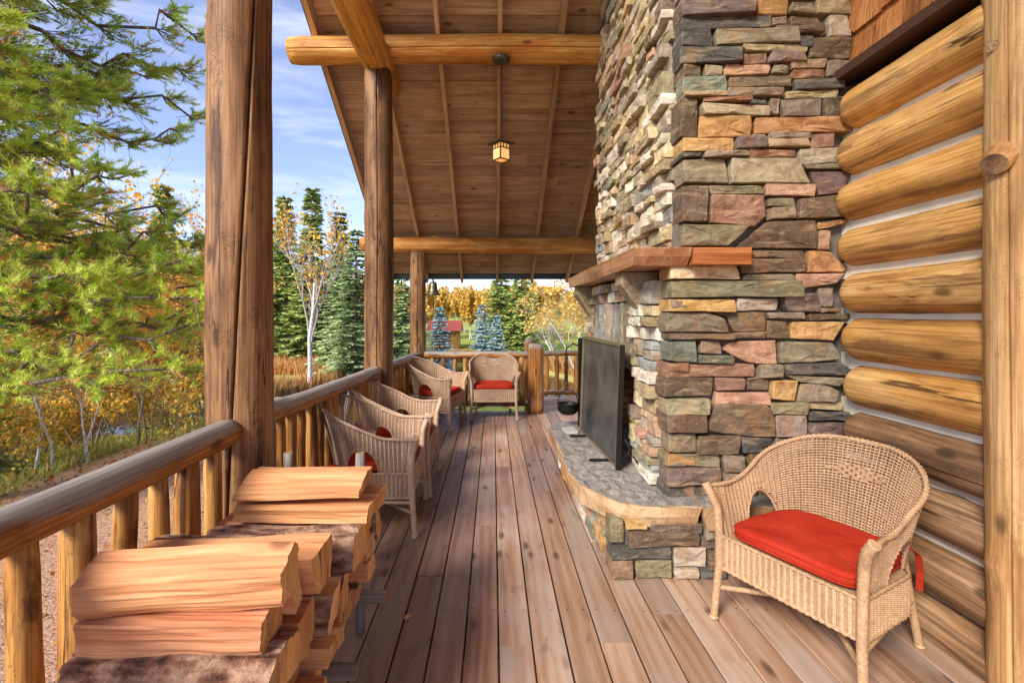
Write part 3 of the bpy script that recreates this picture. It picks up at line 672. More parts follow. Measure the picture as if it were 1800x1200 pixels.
left += list(courses(4.30, 4.68, .41, 1.62, random.Random(73), .06, .13, .10, .24))
left += list(courses(3.16, 4.30, 1.50, 1.66, random.Random(74), .06, .09, .12, .3))
budget = 300 - len(FACE) - len(FPOLY)
left.sort(key=lambda p: -abs(poly_area(p)) / (sum(q[0] for q in p) / 4) ** 3)
rest = MB()
for i, p in enumerate(left):
    wz = sum(q[1] for q in p) / 4; c = 1.05 if wz > 1.7 else .962
    face_stone(p, ('left', c), 'stone', chim, .09, srng.uniform(.0, .06), srng.choice(LEFT_LIT), 3000 + i, None if i < budget else rest)
topn = list(courses(1.05, 1.95, 3.185, 3.75, random.Random(75), .07, .15, .14, .36))
for i, p in enumerate(topn): face_stone(p, ('near', YF), 'stone', chim, .08, srng.uniform(0, .03), srng.choice('abcdegkl'), 3900 + i, rest)
tag(rest.build('small_stones', M['stone'], chim), kind='stuff')
# upright stones of the fireplace arch
u = 3.12; i = 0
while u < 4.30:
    l = srng.uniform(.06, .12); drop = .10 * abs((u - 3.7) / .6) ** 2
    face_stone([(u, 1.12 - drop + srng.uniform(-.03, .02)), (u + l, 1.12 - drop + srng.uniform(-.03, .02)), (u + l + srng.uniform(-.02, .02), 1.5), (u + srng.uniform(-.02, .02), 1.5)], ('left', .955), 'arch_stone', chim, .1, srng.uniform(0, .06), srng.choice('lgiiss'), 4200 + i)
    u += l; i += 1
core = MB()
core.box((1.60, 2.92, 1.02), (1.10, .52, 2.04)); core.box((1.60, 4.46, 1.02), (1.10, .38, 2.04)); core.box((1.85, 3.72, 1.02), (.6, 1.2, 2.04))
core.box((1.60, 3.73, 1.57), (1.10, 1.12, .93)); core.box((1.64, 3.62, 4.4), (1.02, 1.94, 4.8))
core.build('mortar_core', M['mortar'], chim)
M['brick'] = plain('fire_brick', C(150, 96, 66), .9, 0, .4, 60, .25)
bm_ = MB(); bm_.box((0, 0, 0), (.205, .03, .062), jit=.002, rng=random.Random(1)); bme = bm_.mesh('firebrick'); bme.materials.append(M['brick'])
for rI in range(10):
    for k in range(4):
        x = 1.07 + .215 * k - (.107 if rI % 2 else 0)
        if x > 1.62: continue
        mk('firebrick', bme, chim, Matrix.Translation((x, 4.257, .435 + rI * .071)))
# mantel
mt = thing('mantel_shelf', 'thick wooden mantel shelf wrapped round the chimney corner', 'mantel', (1.0, 3.6, 1.67))
def slab(name, outline, z0, z1, mat, parent, inset=.0, jit=.0, seed=1, top=None):
    r = random.Random(seed); pts = []
    for i in range(len(outline)):
        a, b = Vector(outline[i]), Vector(outline[(i + 1) % len(outline)]); k = max(1, int((b - a).length / .09))
        for j in range(k):
            p = a.lerp(b, j / k); pts.append(p + Vector((r.uniform(-jit, jit), r.uniform(-jit, jit))))
    c = sum(pts, Vector((0, 0))) / len(pts); m = len(pts); mb = MB()
    lv = [(z0, inset), ((z0 + z1) / 2, inset * .35), (z1 - .008, 0), (z1, -.006)]
    vs = []
    for q, (z, ins) in enumerate(lv):
        for p in pts:
            d = (p - c).normalized(); off = ins + (r.uniform(-jit, jit) if q < 3 else .006)
            vs.append((p.x - d.x * abs(off) * (1 if off > 0 else -1), p.y - d.y * off, z + (r.uniform(-jit, jit) * .5 if q < 2 else 0)))
    mb.add(vs, [(q * m + i, q * m + (i + 1) % m, (q + 1) * m + (i + 1) % m, (q + 1) * m + i) for q in range(3) for i in range(m)])
    b = len(mb.v) - len(vs); mb.f.append(tuple(b + 3 * m + i for i in range(m))); mb.mi.append(1 if top else 0); mb.sm.append(False)
    mb.f.append(tuple(b + i for i in range(m))[::-1]); mb.mi.append(0); mb.sm.append(False)
    return mb.build(name, [mat, top] if top else mat, parent)
slab('shelf_side', [(.755, 2.50), (1.07, 2.50), (1.07, 4.72), (.755, 4.72)], 1.678, 1.772, M['mantel'], mt, .05, .004, 5)
slab('shelf_front', [(1.0705, 2.497), (1.385, 2.497), (1.40, 2.62), (1.0705, 2.62)], 1.680, 1.770, M['mantel_front'], mt, .0, .002, 6)
for (yy, s) in ((2.98, 5), (4.50, 6)):
    mb = MB(); r = random.Random(s)
    vs = [(.80, yy - .09, 1.672), (.80, yy + .09, 1.672), (.80, yy + .09, 1.60), (.80, yy - .09, 1.60), (.97, yy + .06, 1.34), (.97, yy - .06, 1.34), (1.02, yy - .09, 1.672), (1.02, yy + .09, 1.672), (1.02, yy + .06, 1.34), (1.02, yy - .06, 1.34)]
    vs = [tuple(x + r.uniform(-.012, .012) for x in v[:2]) + (v[2],) for v in vs]
    mb.add(vs, [(0, 1, 2, 3), (3, 2, 4, 5), (0, 3, 5, 9, 6), (1, 7, 8, 4, 2), (0, 6, 7, 1), (5, 4, 8, 9), (6, 9, 8, 7)], 0, tuple(s2l(x) for x in (158, 142, 112)) + (1,))
    mb.build('corbel_stone', M['stone'], chim)
# hearth
hearth = thing('raised_hearth', 'raised stone hearth with a slate cap in front of the fireplace', 'hearth', (1.0, 3.4, 0))
HF = [('g',400,745,485,900),('k',490,745,635,815),('d',640,770,965,830),('g',975,765,1110,872),('b',500,820,955,908),('d',960,876,1110,935),('c',390,910,778,990),('i',790,918,995,1045),('b',1000,938,1110,1060),('n',400,992,540,1108),('g',548,996,782,1120),('i',788,1048,945,1125),('c',948,1062,1110,1122)]
for i, (ch, x0, y0, x1, y1) in enumerate(HF):
    (u0, w1), (u1, w0) = wall_pt(6, x0, y0, 2.5), wall_pt(6, x1, y1, 2.5); w0 = max(.004, w0)
    if y1 > 1100: w0 = .004
    if x0 < 410: u0 = .625
    face_stone([(u0, w0), (u1, w0), (u1, w1), (u0, w1)], ('near', 2.5), 'stone', hearth, .12 if x0 < 410 else .06, srng.uniform(0, .025), ch, 5000 + i)
for i, p in enumerate(courses(1.30, 1.90, .004, .275, random.Random(80), .06, .11, .1, .3)): face_stone(p, ('near', 2.5), 'stone', hearth, .06, srng.uniform(0, .025), srng.choice('abcgldi'), 5100 + i)
for i, p in enumerate(courses(2.62, 4.40, .004, .275, random.Random(81), .05, .12, .09, .28)): face_stone(p, ('left', .635), 'stone', hearth, .06, srng.uniform(0, .03), srng.choice('ishlgwfe'), 5200 + i)
hc = MB(); hc.box((1.30, 3.47, .138), (1.27, 1.90, .27)); hc.build('mortar_core', M['mortar'], hearth)
M['capedge'] = M['stone']
def cap(outl, seed):
    o = slab('cap_stone', outl, .275, .40, M['capedge'], hearth, .025, .010, seed, top=M['cap'])
    me = o.data; at = me.color_attributes.new('col', 'FLOAT_COLOR', 'POINT'); r = random.Random(seed); base = [tuple(s2l(x) for x in q) + (1,) for q in ((196, 158, 116), (186, 140, 100), (206, 172, 134))]
    at.data.foreach_set('color', [x for v in me.vertices for x in base[int((v.co.x * 3 + v.co.y * 3.7)) % 3]])
cap([(1.104, 2.45), (1.104, 2.70), (.98, 2.70), (.98, 4.47), (.66, 4.44), (.56, 4.36), (.505, 4.2), (.50, 3.35), (.48, 2.98), (.52, 2.79), (.63, 2.59), (.69, 2.515), (.78, 2.475)][::-1], 3)
cap([(1.11, 2.452), (1.90, 2.46), (1.90, 2.70), (1.11, 2.70)], 4)
# ---- fire screen
fs_ = thing('fire_screen', 'tall dark mesh fire screen standing on the hearth', 'fire screen', (.79, 3.55, .4))
a, b = Vector((.81, 3.03, .404)), Vector((.765, 4.06, .404)); up = Vector((.03, 0, .81)); ax = (b - a).normalized(); nr = ax.cross(up).normalized()
def bar(name, p, q, w, mat, parent, sq=True):
    mb = MB(); L = (Vector(q) - Vector(p)).length; mb.box((0, 0, L / 2), (w, w * .6, L)); return mb.build(name, mat, parent, aim(p, q))
M['brass'] = plain('brass_trim', C(176, 160, 122), .35, .8)
bar('frame_bar', a, a + up, .03, M['iron'], fs_); bar('frame_bar', b, b + up, .03, M['brass'], fs_); bar('frame_bar', a + up, b + up, .036, M['brass'], fs_)
bar('inner_bar', a + ax * .03 - nr * .004, a + ax * .03 + up - nr * .004, .014, M['brass'], fs_); bar('frame_bar', a + Vector((0, 0, .015)), b + Vector((0, 0, .015)), .022, M['brass'], fs_)
def mesh_mat():
    t = NT('screen_mesh'); v = t.vec(False); n = t.noise(v, 3, 4); d = t.noise(v, 60, 2)
    c = t.mix(t.rng(n, .35, .65), C(64, 64, 62), C(116, 114, 110)); c = t.mix(t.rng(d, .70, .74), c, C(170, 168, 160))
    p = t.n('BsdfPrincipled', {'Base Color': c, 'Roughness': .38, 'Metallic': .35}); tr = t.n('BsdfTransparent', {0: (1, 1, 1, 1)})
    t.t.links.new(t.n('MixShader', {0: .78, 1: tr, 2: p}), t.out.inputs[0]); return t.m
mb = MB(); i0 = ax * .012
p4 = [a + i0 + Vector((0, 0, .02)), b - i0 + Vector((0, 0, .02)), b - i0 + up * .985, a + i0 + up * .985]
mb.add([tuple(p - nr * .002) for p in p4] + [tuple(p + nr * .002) for p in p4], [(0, 1, 2, 3), (7, 6, 5, 4), (0, 4, 5, 1), (1, 5, 6, 2), (2, 6, 7, 3), (3, 7, 4, 0)]); mb.build('mesh_panel', mesh_mat(), fs_)
for f in (.18, .80):
    p = a.lerp(b, f); mb = MB(); mb.box((p.x - .06, p.y, .41), (.16, .022, .014)); mb.build('foot', M['iron'], fs_)
c_ = MB(); c_.tube([(.84, 3.03, .75 + .05 * 0)] and [(.83, 3.06, .62), (.86, 3.06, .60), (.88, 3.0, .55), (.86, 2.98, .52), (.90, 2.98, .50), (.93, 2.92, .44), (.95, 2.90, .41), (.955, 2.86, .41)], .006, 6)
c_.build('electric_cord', M['iron']); tag(bpy.data.objects['electric_cord'], 'thin black cord curling down beside the fire screen', 'cord')
# ---- kettle stand and pot
ks = thing('kettle_stand', 'black iron upright with a hook arm beside the fire screen', 'stand', (.77, 4.22, .4))
mb = MB(); mb.box((.79, 4.20, .80), (.05, .03, .80)); mb.build('upright', M['iron'], ks)
mb = MB(); mb.tube([(.79, 4.2, 1.12), (.72, 4.2, 1.15), (.66, 4.2, 1.11), (.655, 4.2, 1.06), (.68, 4.2, 1.05)], .007, 6); mb.build('hook_arm', M['iron'], ks)
mb = MB(); mb.tube([(.79, 4.2, .96), (.84, 4.2, .93), (.86, 4.2, .98), (.83, 4.2, 1.03)], .007, 6); mb.build('scroll', M['iron'], ks)
kp = thing('hanging_pot', 'small iron pot hanging on a chain from the kettle stand', 'pot', (.69, 4.2, .5))
def lathe(mb, prof, c, seg=20, mi=0):
    vs = [(c[0] + r * math.cos(2 * math.pi * k / seg), c[1] + r * math.sin(2 * math.pi * k / seg), c[2] + z) for r, z in prof for k in range(seg)]; n = len(prof)
    mb.add(vs, [(i * seg + k, i * seg + (k + 1) % seg, (i + 1) * seg + (k + 1) % seg, (i + 1) * seg + k) for i in range(n - 1) for k in range(seg)], mi, None, True)
PC = (.672, 4.2, .515)
mb = MB(); lathe(mb, [(.002, 0), (.06, .004), (.088, .03), (.094, .06), (.09, .092), (.096, .098), (.09, .102), (.082, .095), (.08, .03), (.002, .015)], PC); mb.build('pot_body', M['iron'], kp)
mb = MB(); mb.tube([(PC[0] + .09 * math.cos(q), PC[1], PC[2] + .095 + .13 * math.sin(q)) for q in [math.pi * k / 10 for k in range(11)]], .004, 5); mb.build('handle', M['iron'], kp)
def chain_links(root, p0, p1, ll, lw, wr, mat, name='chain_link'):
    L = (Vector(p1) - Vector(p0)).length; n = max(1, round(L / (ll * .8)))
    mb = MB(); mb.tube([(lw * math.cos(q), 0, ll / 2 * math.sin(q) * 1.0) for q in [2 * math.pi * k / 10 for k in range(11)]], wr, 4, cap=False); me = mb.mesh(name); me.materials.append(mat)
    for k in range(n): mk(name, me, root, Matrix.Translation(Vector(p0).lerp(Vector(p1), (k + .5) / n)) @ Matrix.Rotation(R(90 * (k % 2) + 20), 4, 'Z'))
chain_links(kp, (.66, 4.2, .735), (.66, 4.2, 1.055), .05, .012, .003, M['iron'])
# ---- small note on hearth
mb = MB(); mb.box((.66, 4.02, .415), (.10, .16, .022), rot=Matrix.Rotation(.1, 3, 'Z')); tag(mb.build('pale_box', plain('pale_card', C(190, 186, 178), .7)), 'flat pale box lying on the hearth beside the screen', 'box')
# ---- bell
bl = thing('bell', 'bronze bell on a bracket fixed to the slim log post', 'bell', (-.90, 6.95, 1.6))
BC = (-.895, 6.95, 1.70)
mb = MB(); lathe(mb, [(.002, .205), (.035, .20), (.055, .18), (.062, .13), (.07, .08), (.085, .04), (.108, .012), (.112, 0), (.104, .0), (.08, .04), (.055, .13), (.03, .18)], BC, 24); mb.build('bell_body', M['bronze'], bl)
mb = MB(); mb.tube([(-1.03, 6.95, 1.90), (-.97, 6.95, 1.945), (-.90, 6.95, 1.945), (-.895, 6.95, 1.90)], .012, 6); mb.build('bracket', M['iron'], bl)
mb = MB(); mb.tube([(-.895, 6.95, 1.80), (-.895, 6.95, 1.62), (-.89, 6.95, 1.50)], [.004, .006, .012], 6); mb.build('clapper', M['iron'], bl)
mb = MB(); mb.box((-.895, 6.95, 1.935), (.02, .05, .07)); mb.build('yoke', M['iron'], bl)
# ---- lantern
ln = thing('hanging_lantern', 'square copper lantern with amber panes hanging from the log beam on a chain', 'lantern', (.065, 4.55, 2.9))
LC = Vector((.078, 4.56, 3.0)); rotl = Matrix.Rotation(R(38), 4, 'Z')
M['copper'] = plain('copper_patina', C(104, 84, 66), .45, .7)
def amber():
    t = NT('amber_glass'); v = t.vec(); n = t.noise(v, 14, 3); c = t.mix(t.rng(n, .35, .65), C(255, 206, 120), C(250, 228, 176))
    p = t.n('BsdfPrincipled', {'Base Color': c, 'Roughness': .2, 'Emission Color': c, 'Emission Strength': .2}); tr = t.n('BsdfTranslucent', {0: c}); t.t.links.new(t.n('MixShader', {0: .4, 1: p, 2: tr}), t.out.inputs[0]); return t.m
AM = amber(); LM = Matrix.Translation(LC) @ rotl @ Matrix.Scale(.74, 4)
mb = MB(); mb.add([(-.14, -.14, .105), (.14, -.14, .105), (.14, .14, .105), (-.14, .14, .105), (-.05, -.05, .15), (.05, -.05, .15), (.05, .05, .15), (-.05, .05, .15), (-.14, -.14, .11), (.14, -.14, .11), (.14, .14, .11), (-.14, .14, .11)], [(3, 2, 1, 0), (8, 9, 5, 4), (9, 10, 6, 5), (10, 11, 7, 6), (11, 8, 4, 7), (4, 5, 6, 7), (0, 1, 9, 8), (1, 2, 10, 9), (2, 3, 11, 10), (3, 0, 8, 11)]); mb.build('cap', M['copper'], ln, LM)
for q in range(4):
    fr = MB(); MQ = LM @ Matrix.Rotation(R(90 * q), 4, 'Z')
    for x in (-.078, .078): fr.box((x, -.079, -.01), (.012, .012, .22))
    for x in (-.026, .026): fr.box((x, -.080, .065), (.010, .010, .05))
    fr.box((0, -.0795, .098), (.15, .010, .014)); fr.box((0, -.0795, .036), (.15, .010, .012)); fr.box((0, -.0795, -.113), (.15, .012, .014))
    f = fr.build('frame_side', M['copper'], ln, MQ); pn = MB(); pn.box((0, -.075, -.038), (.146, .003, .136)); pn.build('pane', AM, f, MQ)
    for x in (-.05, 0, .05): pn = MB(); pn.box((x, -.075, .067), (.04, .003, .048)); pn.build('pane', AM, f, MQ)
chain_links(ln, LC + Vector((0, 0, .112)), (.078, 4.555, 3.865), .055, .011, .0035, M['iron'])
mb = MB(); lathe(mb, [(.002, -.02), (.05, -.015), (.085, 0), (.085, .025), (.002, .025)], (.078, 4.51, 3.862), 20); mb.build('ceiling_plate', M['bronze'], ln)
# ================================================================== wicker chairs
def chair_U(s):
    """s in metres along the U from the left arm front to the right arm front; returns x, y, nx, ny and back factor 0..1"""
    hw, yf, ry = .285, -.27, .255; side = .27 + .02
    h = math.pi * (3 * (hw + ry) - math.sqrt((3 * hw + ry) * (hw + 3 * ry))) / 2
    tot = side * 2 + h
    if s <= side: return (-hw, yf + s, -1, 0, 0)
    if s >= tot - side: return (hw, yf + (tot - s), 1, 0, 0)
    a = math.pi * (1 - (s - side) / h); x, y = hw * math.cos(a), yf + side + ry * math.sin(a); n = Vector((math.cos(a) / hw, math.sin(a) / ry)).normalized()
    return (x, y, n.x, n.y, math.sin(a))
CH_TOT = .29 * 2 + math.pi * (3 * (.285 + .255) - math.sqrt((3 * .285 + .255) * (.285 + 3 * .255))) / 2
ZS = .385
def chair_H(s):
    f = min(s, CH_TOT - s) / (CH_TOT / 2); return .62 + .215 * smooth(.14, .92, f)
def chair_S(s, v):
    x, y, nx_, ny_, b = chair_U(s); H = chair_H(s)
    fl = (.045 + .075 * b) * v ** 1.4
    roll = .02 * smooth(.06, 0, min(s, CH_TOT - s))
    return Vector((x + nx_ * (fl + roll * v), y + ny_ * fl - roll * v * 2, ZS + v * (H - ZS))), Vector((nx_, ny_, 0))
HS0 = .245; HR, HH = .112, .175
def in_hole(s, z):
    for c in (HS0 + .055, CH_TOT - HS0 - .055):
        if abs(s - c) < HR and (z - ZS) < HH * math.sqrt(max(0, 1 - ((s - c) / HR) ** 2)): return True
    return False
def weave(mb, S, tot, rows, pitch, hole=None, amp=.0035, hh=.0042, closed=False):
    n = int(tot / pitch); n += n % 2
    for r in range(rows):
        v = (r + .5) / rows; ring = []
        for i in range(n + 1):
            s = tot * i / n; p, nn = S(s, v); ok = not (hole and hole(s, p.z)); o = amp * (1 if i % 2 else -1)
            pu, _ = S(s, min(1, v + .01)); up = (pu - p).normalized(); ring.append((p + nn * o, nn, up, ok))
        for i in range(n):
            A, B = ring[i], ring[i + 1]
            if not (A[3] and B[3]): continue
            vs = []
            for (p, nn, up, ok) in (A, B): vs += [tuple(p + nn * .0034), tuple(p + up * hh), tuple(p - nn * .0034), tuple(p - up * hh)]
            mb.add(vs, [(0, 4, 5, 1), (1, 5, 6, 2), (2, 6, 7, 3), (3, 7, 4, 0)], 0, None, False)
    for i in range(0, n + 1, 1):
        s = tot * i / n; pts = []
        for r in range(7):
            p, nn = S(s, r / 6)
            if hole and hole(s, p.z):
                pts = []; continue
            pts.append(p)
        if len(pts) > 1: mb.tube(pts, .0032, 3, cap=False)
def braid(mb, pts, r, turns=60):
    # three strands twisted together
    n = len(pts)
    for k in range(3):
        q = []
        for i, p in enumerate(pts):
            p = Vector(p); t = (Vector(pts[min(i + 1, n - 1)]) - Vector(pts[max(i - 1, 0)])).normalized(); a = t.orthogonal() if i == 0 else (a - t * a.dot(t)); a.normalize(); b = t.cross(a)
            an = 2 * math.pi * (turns * i / n + k / 3); q.append(p + (a * math.cos(an) + b * math.sin(an)) * r * .55)
        mb.tube(q, r * .62, 5)
def wrapped(pts, r0, r1, n=None):
    """cane wrapped leg: tube with fine rings"""
    P = [Vector(p) for p in pts]; L = sum((P[i + 1] - P[i]).length for i in range(len(P) - 1)); n = n or int(L / .011)
    out = []; rad = []
    for i in range(n + 1):
        d = L * i / n
        for j in range(len(P) - 1):
            l = (P[j + 1] - P[j]).length
            if d <= l + 1e-9: out.append(P[j].lerp(P[j + 1], d / l)); break
            d -= l
        else: out.append(P[-1])
        rad.append((r0 + (r1 - r0) * i / n) * (1.05 if i % 2 else .95))
    mb = MB(); mb.tube(out, rad, 10); return mb
def make_chair(cm, n=0):
    root = thing('wicker_chair', 'x', 'chair', (0, 0, 0), 'wicker armchairs with red cushions')
    def part(nm, mb, mat=cm, parent=root): return mb.build(nm, mat, parent)
    mb = MB(); weave(mb, lambda s, v: chair_S(s, v), CH_TOT, 34, .0135, in_hole); part('backrest', mb)
    # open plaited motif in the middle of the backrest
    mb = MB()
    for r in range(5):
        for k in range(-3 + abs(r - 2), 4 - abs(r - 2)):
            s = CH_TOT / 2 + k * .032 + (.016 if r % 2 else 0); p, nn = chair_S(s, .62 + r * .032); t = Vector((-nn.y, nn.x, 0))
            rot = Matrix((t, nn, Vector((0, 0, 1)))).transposed(); mb.box(p - nn * .010, (.029, .005, .014), rot=rot)
    part('plaited_motif', mb)
    pts = [chair_S(CH_TOT * i / 90, 1.0)[0] + Vector((0, 0, .004)) for i in range(91)]
    mb = MB(); braid(mb, pts, .0125, 34); part('top_braid', mb)
    for sg, c in ((-1, HS0 + .055), (1, CH_TOT - HS0 - .055)):
        pts = []
        for i in range(25):
            a = math.pi * i / 24; s = c + HR * math.cos(a); z = HH * math.sin(a); H = chair_H(s)
            pts.append(chair_S(s, z / (H - ZS))[0])
        mb = MB(); braid(mb, pts, .0085, 14); part('arm_opening_rim', mb)
    # seat apron: closed loop
    lp = [(-.30, -.285), (.30, -.285), (.30, .08), (.22, .25), (0, .30), (-.22, .25), (-.30, .08), (-.30, -.285)]
    cum = [0]
    for i in range(len(lp) - 1): cum.append(cum[-1] + math.dist(lp[i], lp[i + 1]))
    def ap(s, v):
        for i in range(len(lp) - 1):
            if s <= cum[i + 1] + 1e-9:
                f = (s - cum[i]) / (cum[i + 1] - cum[i]); d = Vector((lp[i + 1][0] - lp[i][0], lp[i + 1][1] - lp[i][1], 0)).normalized()
                return Vector((lp[i][0] + (lp[i + 1][0] - lp[i][0]) * f, lp[i][1] + (lp[i + 1][1] - lp[i][1]) * f, 0.25 + v * .145)), Vector((d.y, -d.x, 0))
        return Vector((lp[0][0], lp[0][1], .25 + v * .145)), Vector((-1, 0, 0))
    mb = MB(); weave(mb, ap, cum[-1] - .0001, 18, .0135); part('seat_apron', mb)
    mb = MB()
    for z, rr_ in ((.245, .010), (.40, .009)): braid(mb, [ap(cum[-1] * .9999 * i / 80, 0)[0] * 1 + Vector((0, 0, z - .25)) for i in range(81)], rr_, 40)
    part('apron_braid', mb)
    mb = MB(); mb.add([(x * .98, y * .98, .39) for x, y in lp[:-1]] + [(x * .98, y * .98, .375) for x, y in lp[:-1]], [tuple(range(7)), tuple(range(7, 14))[::-1]] + [(i, i + 7, (i + 1) % 7 + 7, (i + 1) % 7) for i in range(7)]); part('seat', mb)
    for sg in (-1, 1):
        top, _ = chair_S(0 if sg < 0 else CH_TOT, 1.0)
        leg = wrapped([(sg * .31, -.31, .0), (sg * .297, -.29, .24), (sg * .297, -.285, .40), (sg * .305, -.29, .53), (sg * .325, -.315, .60), (top.x + sg * .0, top.y - .01, .642)], .0175, .021); part('leg', leg)
        ft = MB(); lathe(ft, [(.001, 0), (.022, 0), (.022, .012), (.001, .013)], (sg * .31, -.31, 0), 12); part('foot', ft)
        leg = wrapped([(sg * .25, .315, .0), (sg * .235, .255, .24), (sg * .22, .235, .40)], .0165, .0185); part('leg', leg)
        ft = MB(); lathe(ft, [(.001, 0), (.021, 0), (.021, .012), (.001, .013)], (sg * .25, .315, 0), 12); part('foot', ft)
        st = wrapped([(sg * .305, -.30, .15), (-sg * .25, .29, .15)], .012, .012); part('stretcher', st)
        st = wrapped([(sg * .30, -.28, .215), (sg * .24, .25, .215)], .012, .012); part('stretcher', st)
    # cushion
    mb = MB(); N = 48; K = 8; vs = []
    r = random.Random(7)
    for j in range(K + 1):
        ph = -math.pi / 2 + math.pi * j / K; zz = math.copysign(abs(math.sin(ph)) ** .4, math.sin(ph)); cc = max(.02, abs(math.cos(ph))) ** .10
        for i in range(N):
            a = 2 * math.pi * i / N; ca, sa = math.cos(a), math.sin(a)
            x = .268 * math.copysign(abs(ca) ** .28, ca); y = -.02 + .25 * math.copysign(abs(sa) ** .28, sa)
            if y > .05: x *= 1 - .25 * ((y - .05) / .18) ** 2
            w = .006 * mnoise.noise(Vector((x * 9, y * 9, zz + 3))) + (.004 * abs(mnoise.noise(Vector((x * 16 + y * 9, y * 20, 1)))) if zz > 0 else 0)
            vs.append((x * cc, -.02 + (y + .02) * cc, (.432 + .026 * zz) + w + (.008 * (1 - (x / .3) ** 2) if zz > 0 else 0)))
    fs = [(j * N + i, j * N + (i + 1) % N, (j + 1) * N + (i + 1) % N, (j + 1) * N + i) for j in range(K) for i in range(N)]
    for q in (.75, .5, .25):
        for i in range(N):
            x, y, _z = vs[K * N + i]; x *= q; y = -.02 + (y + .02) * q
            w = .006 * mnoise.noise(Vector((x * 9, y * 9, 4))) + .009 * abs(mnoise.noise(Vector((x * 16 + y * 9, y * 20, 1))))
            vs.append((x, y, .458 + .004 * (1 - q) + w))
    for t_ in range(K, K + 3): fs += [(t_ * N + i, t_ * N + (i + 1) % N, (t_ + 1) * N + (i + 1) % N, (t_ + 1) * N + i) for i in range(N)]
    mb.add(vs, fs, 0, None, True); mb.f.append(tuple((K + 3) * N + i for i in range(N))); mb.mi.append(0); mb.sm.append(True)
    cu = part('cushion', mb, M['cloth'])
    mb = MB()
    for zz in (.449, .415): mb.tube([(1.005 * vs[4 * N + i % N][0], -.02 + 1.005 * (vs[4 * N + i % N][1] + .02), zz) for i in range(N + 1)], .0035, 5, cap=False)
    part('piping', mb, M['cloth'], cu)
    for sg in (-1, 1):
        mb = MB(); q = [(sg * .21, .20, .43), (sg * .235, .26, .44), (sg * .25, .30, .41), (sg * .252, .315, .33), (sg * .25, .31, .25)]
        vv = []
        for k, p in enumerate(q):
            for d in (-.018, .018):
                vv.append((p[0] + d * .8, p[1] - d * .3, p[2])); vv.append((p[0] + d * .8, p[1] + .003 - d * .3, p[2] + .001))
        for k in range(len(q) - 1):
            b = k * 4; mb.add([vv[b + z] for z in range(8)], [(0, 2, 6, 4), (1, 5, 7, 3), (0, 4, 5, 1), (2, 3, 7, 6)])
        part('tie', mb, M['cloth'], cu)
    return root
ctan = make_chair(M['wick_tan']); ctan['label'] = 'tan wicker armchair with a red cushion against the log wall'
ctan.matrix_basis = Matrix.Translation((1.43, 2.05, .002)) @ Matrix.Rotation(R(-62), 4, 'Z') @ Matrix.Scale(.96, 4)
cg = make_chair(M['wick_grey'])
LBL = [('greyish wicker armchair with red cushion just behind the firewood stack', (-.815, 3.25), 92), ('greyish wicker armchair between the first armchair and the cracked post', (-.80, 3.92), 90),
       ('greyish wicker armchair turned sideways below the bell beside the small table', (-.74, 6.02), 76), ('greyish wicker armchair facing along the deck before the far railing', (.005, 6.53), 1)]
for i, (lb, (x, y), a) in enumerate(LBL):
    Mx = Matrix.Translation((x, y, .002)) @ Matrix.Rotation(R(a), 4, 'Z')
    o = cg if i == 0 else copy_tree(cg)
    o.matrix_basis = Mx; o['label'] = lb
stb = thing('side_table', 'small grey wicker side table behind the sideways armchair', 'table', (-.62, 6.62, 0))
mb = MB(); mb.box((-.62, 6.62, .455), (.36, .36, .025)); mb.build('table_top', M['greywood'], stb)
for sx in (-1, 1):
    for sy in (-1, 1):
        l = wrapped([(-.62 + sx * .16, 6.62 + sy * .16, .002), (-.62 + sx * .15, 6.62 + sy * .15, .44)], .016, .016); l.build('leg', M['wick_grey'], stb)
# ================================================================== firewood
def split_log(poly, L, seed, bark=()):
    """cross section poly (y, z) about its centre, long axis local Z; bark: indices of the sides that carry bark"""
    r = random.Random(seed); pts = []; mats = []
    for i in range(len(poly)):
        a, b = Vector(poly[i]), Vector(poly[(i + 1) % len(poly)]); k = 10
        nrm = Vector(((b - a).y, -(b - a).x)).normalized()
        for j in range(k):
            f = j / k; bul = (.12 if i in bark else .02 * r.uniform(-1, 1)) * (b - a).length * math.sin(math.pi * f)
            pts.append(a.lerp(b, f) + nrm * bul); mats.append(1 if i in bark else 0)
    m = len(pts); n = 18; vs = []; ph = r.uniform(0, 99); tw = r.uniform(-.12, .12)
    sl = (r.uniform(-.05, .05), r.uniform(-.05, .05))
    for q in range(n + 1):
        f = q / n; s = 1 + .10 * mnoise.noise(Vector((f * 2.2, ph, 0))); c, d = math.cos(tw * f), math.sin(tw * f)
        for i, p in enumerate(pts):
            nn = .010 * mnoise.noise(Vector((p.x * 34 + ph, p.y * 34, f * 1.6))) + .0035 * mnoise.noise(Vector((p.x * 95, p.y * 95 + ph, f * 2.5))) + .0012 * mnoise.noise(Vector((p.x * 210, p.y * 210 + ph, f * 9)))
            if mats[i]: nn *= 1.6
            dirv = p.normalized() if p.length > 1e-6 else p
            x, y = (p + dirv * nn) * s
            zz = L * f
            if q in (0, n): zz += sl[0] * x * 3 + sl[1] * y * 3 + r.uniform(-.002, .002)
            vs.append((x * c - y * d, x * d + y * c, zz))
    mb = MB(); mb.add(vs, [])
    for q in range(n):
        for i in range(m):
            mb.f.append((q * m + i, q * m + (i + 1) % m, (q + 1) * m + (i + 1) % m, (q + 1) * m + i)); mb.mi.append(mats[i]); mb.sm.append(False)
    mb.f.append(tuple(range(m))[::-1]); mb.mi.append(2); mb.sm.append(False); mb.f.append(tuple(n * m + i for i in range(m))); mb.mi.append(2); mb.sm.append(False)
    return mb.mesh('firewood_piece')
FM = [M['fire'], M['bark'], M['fireend']]
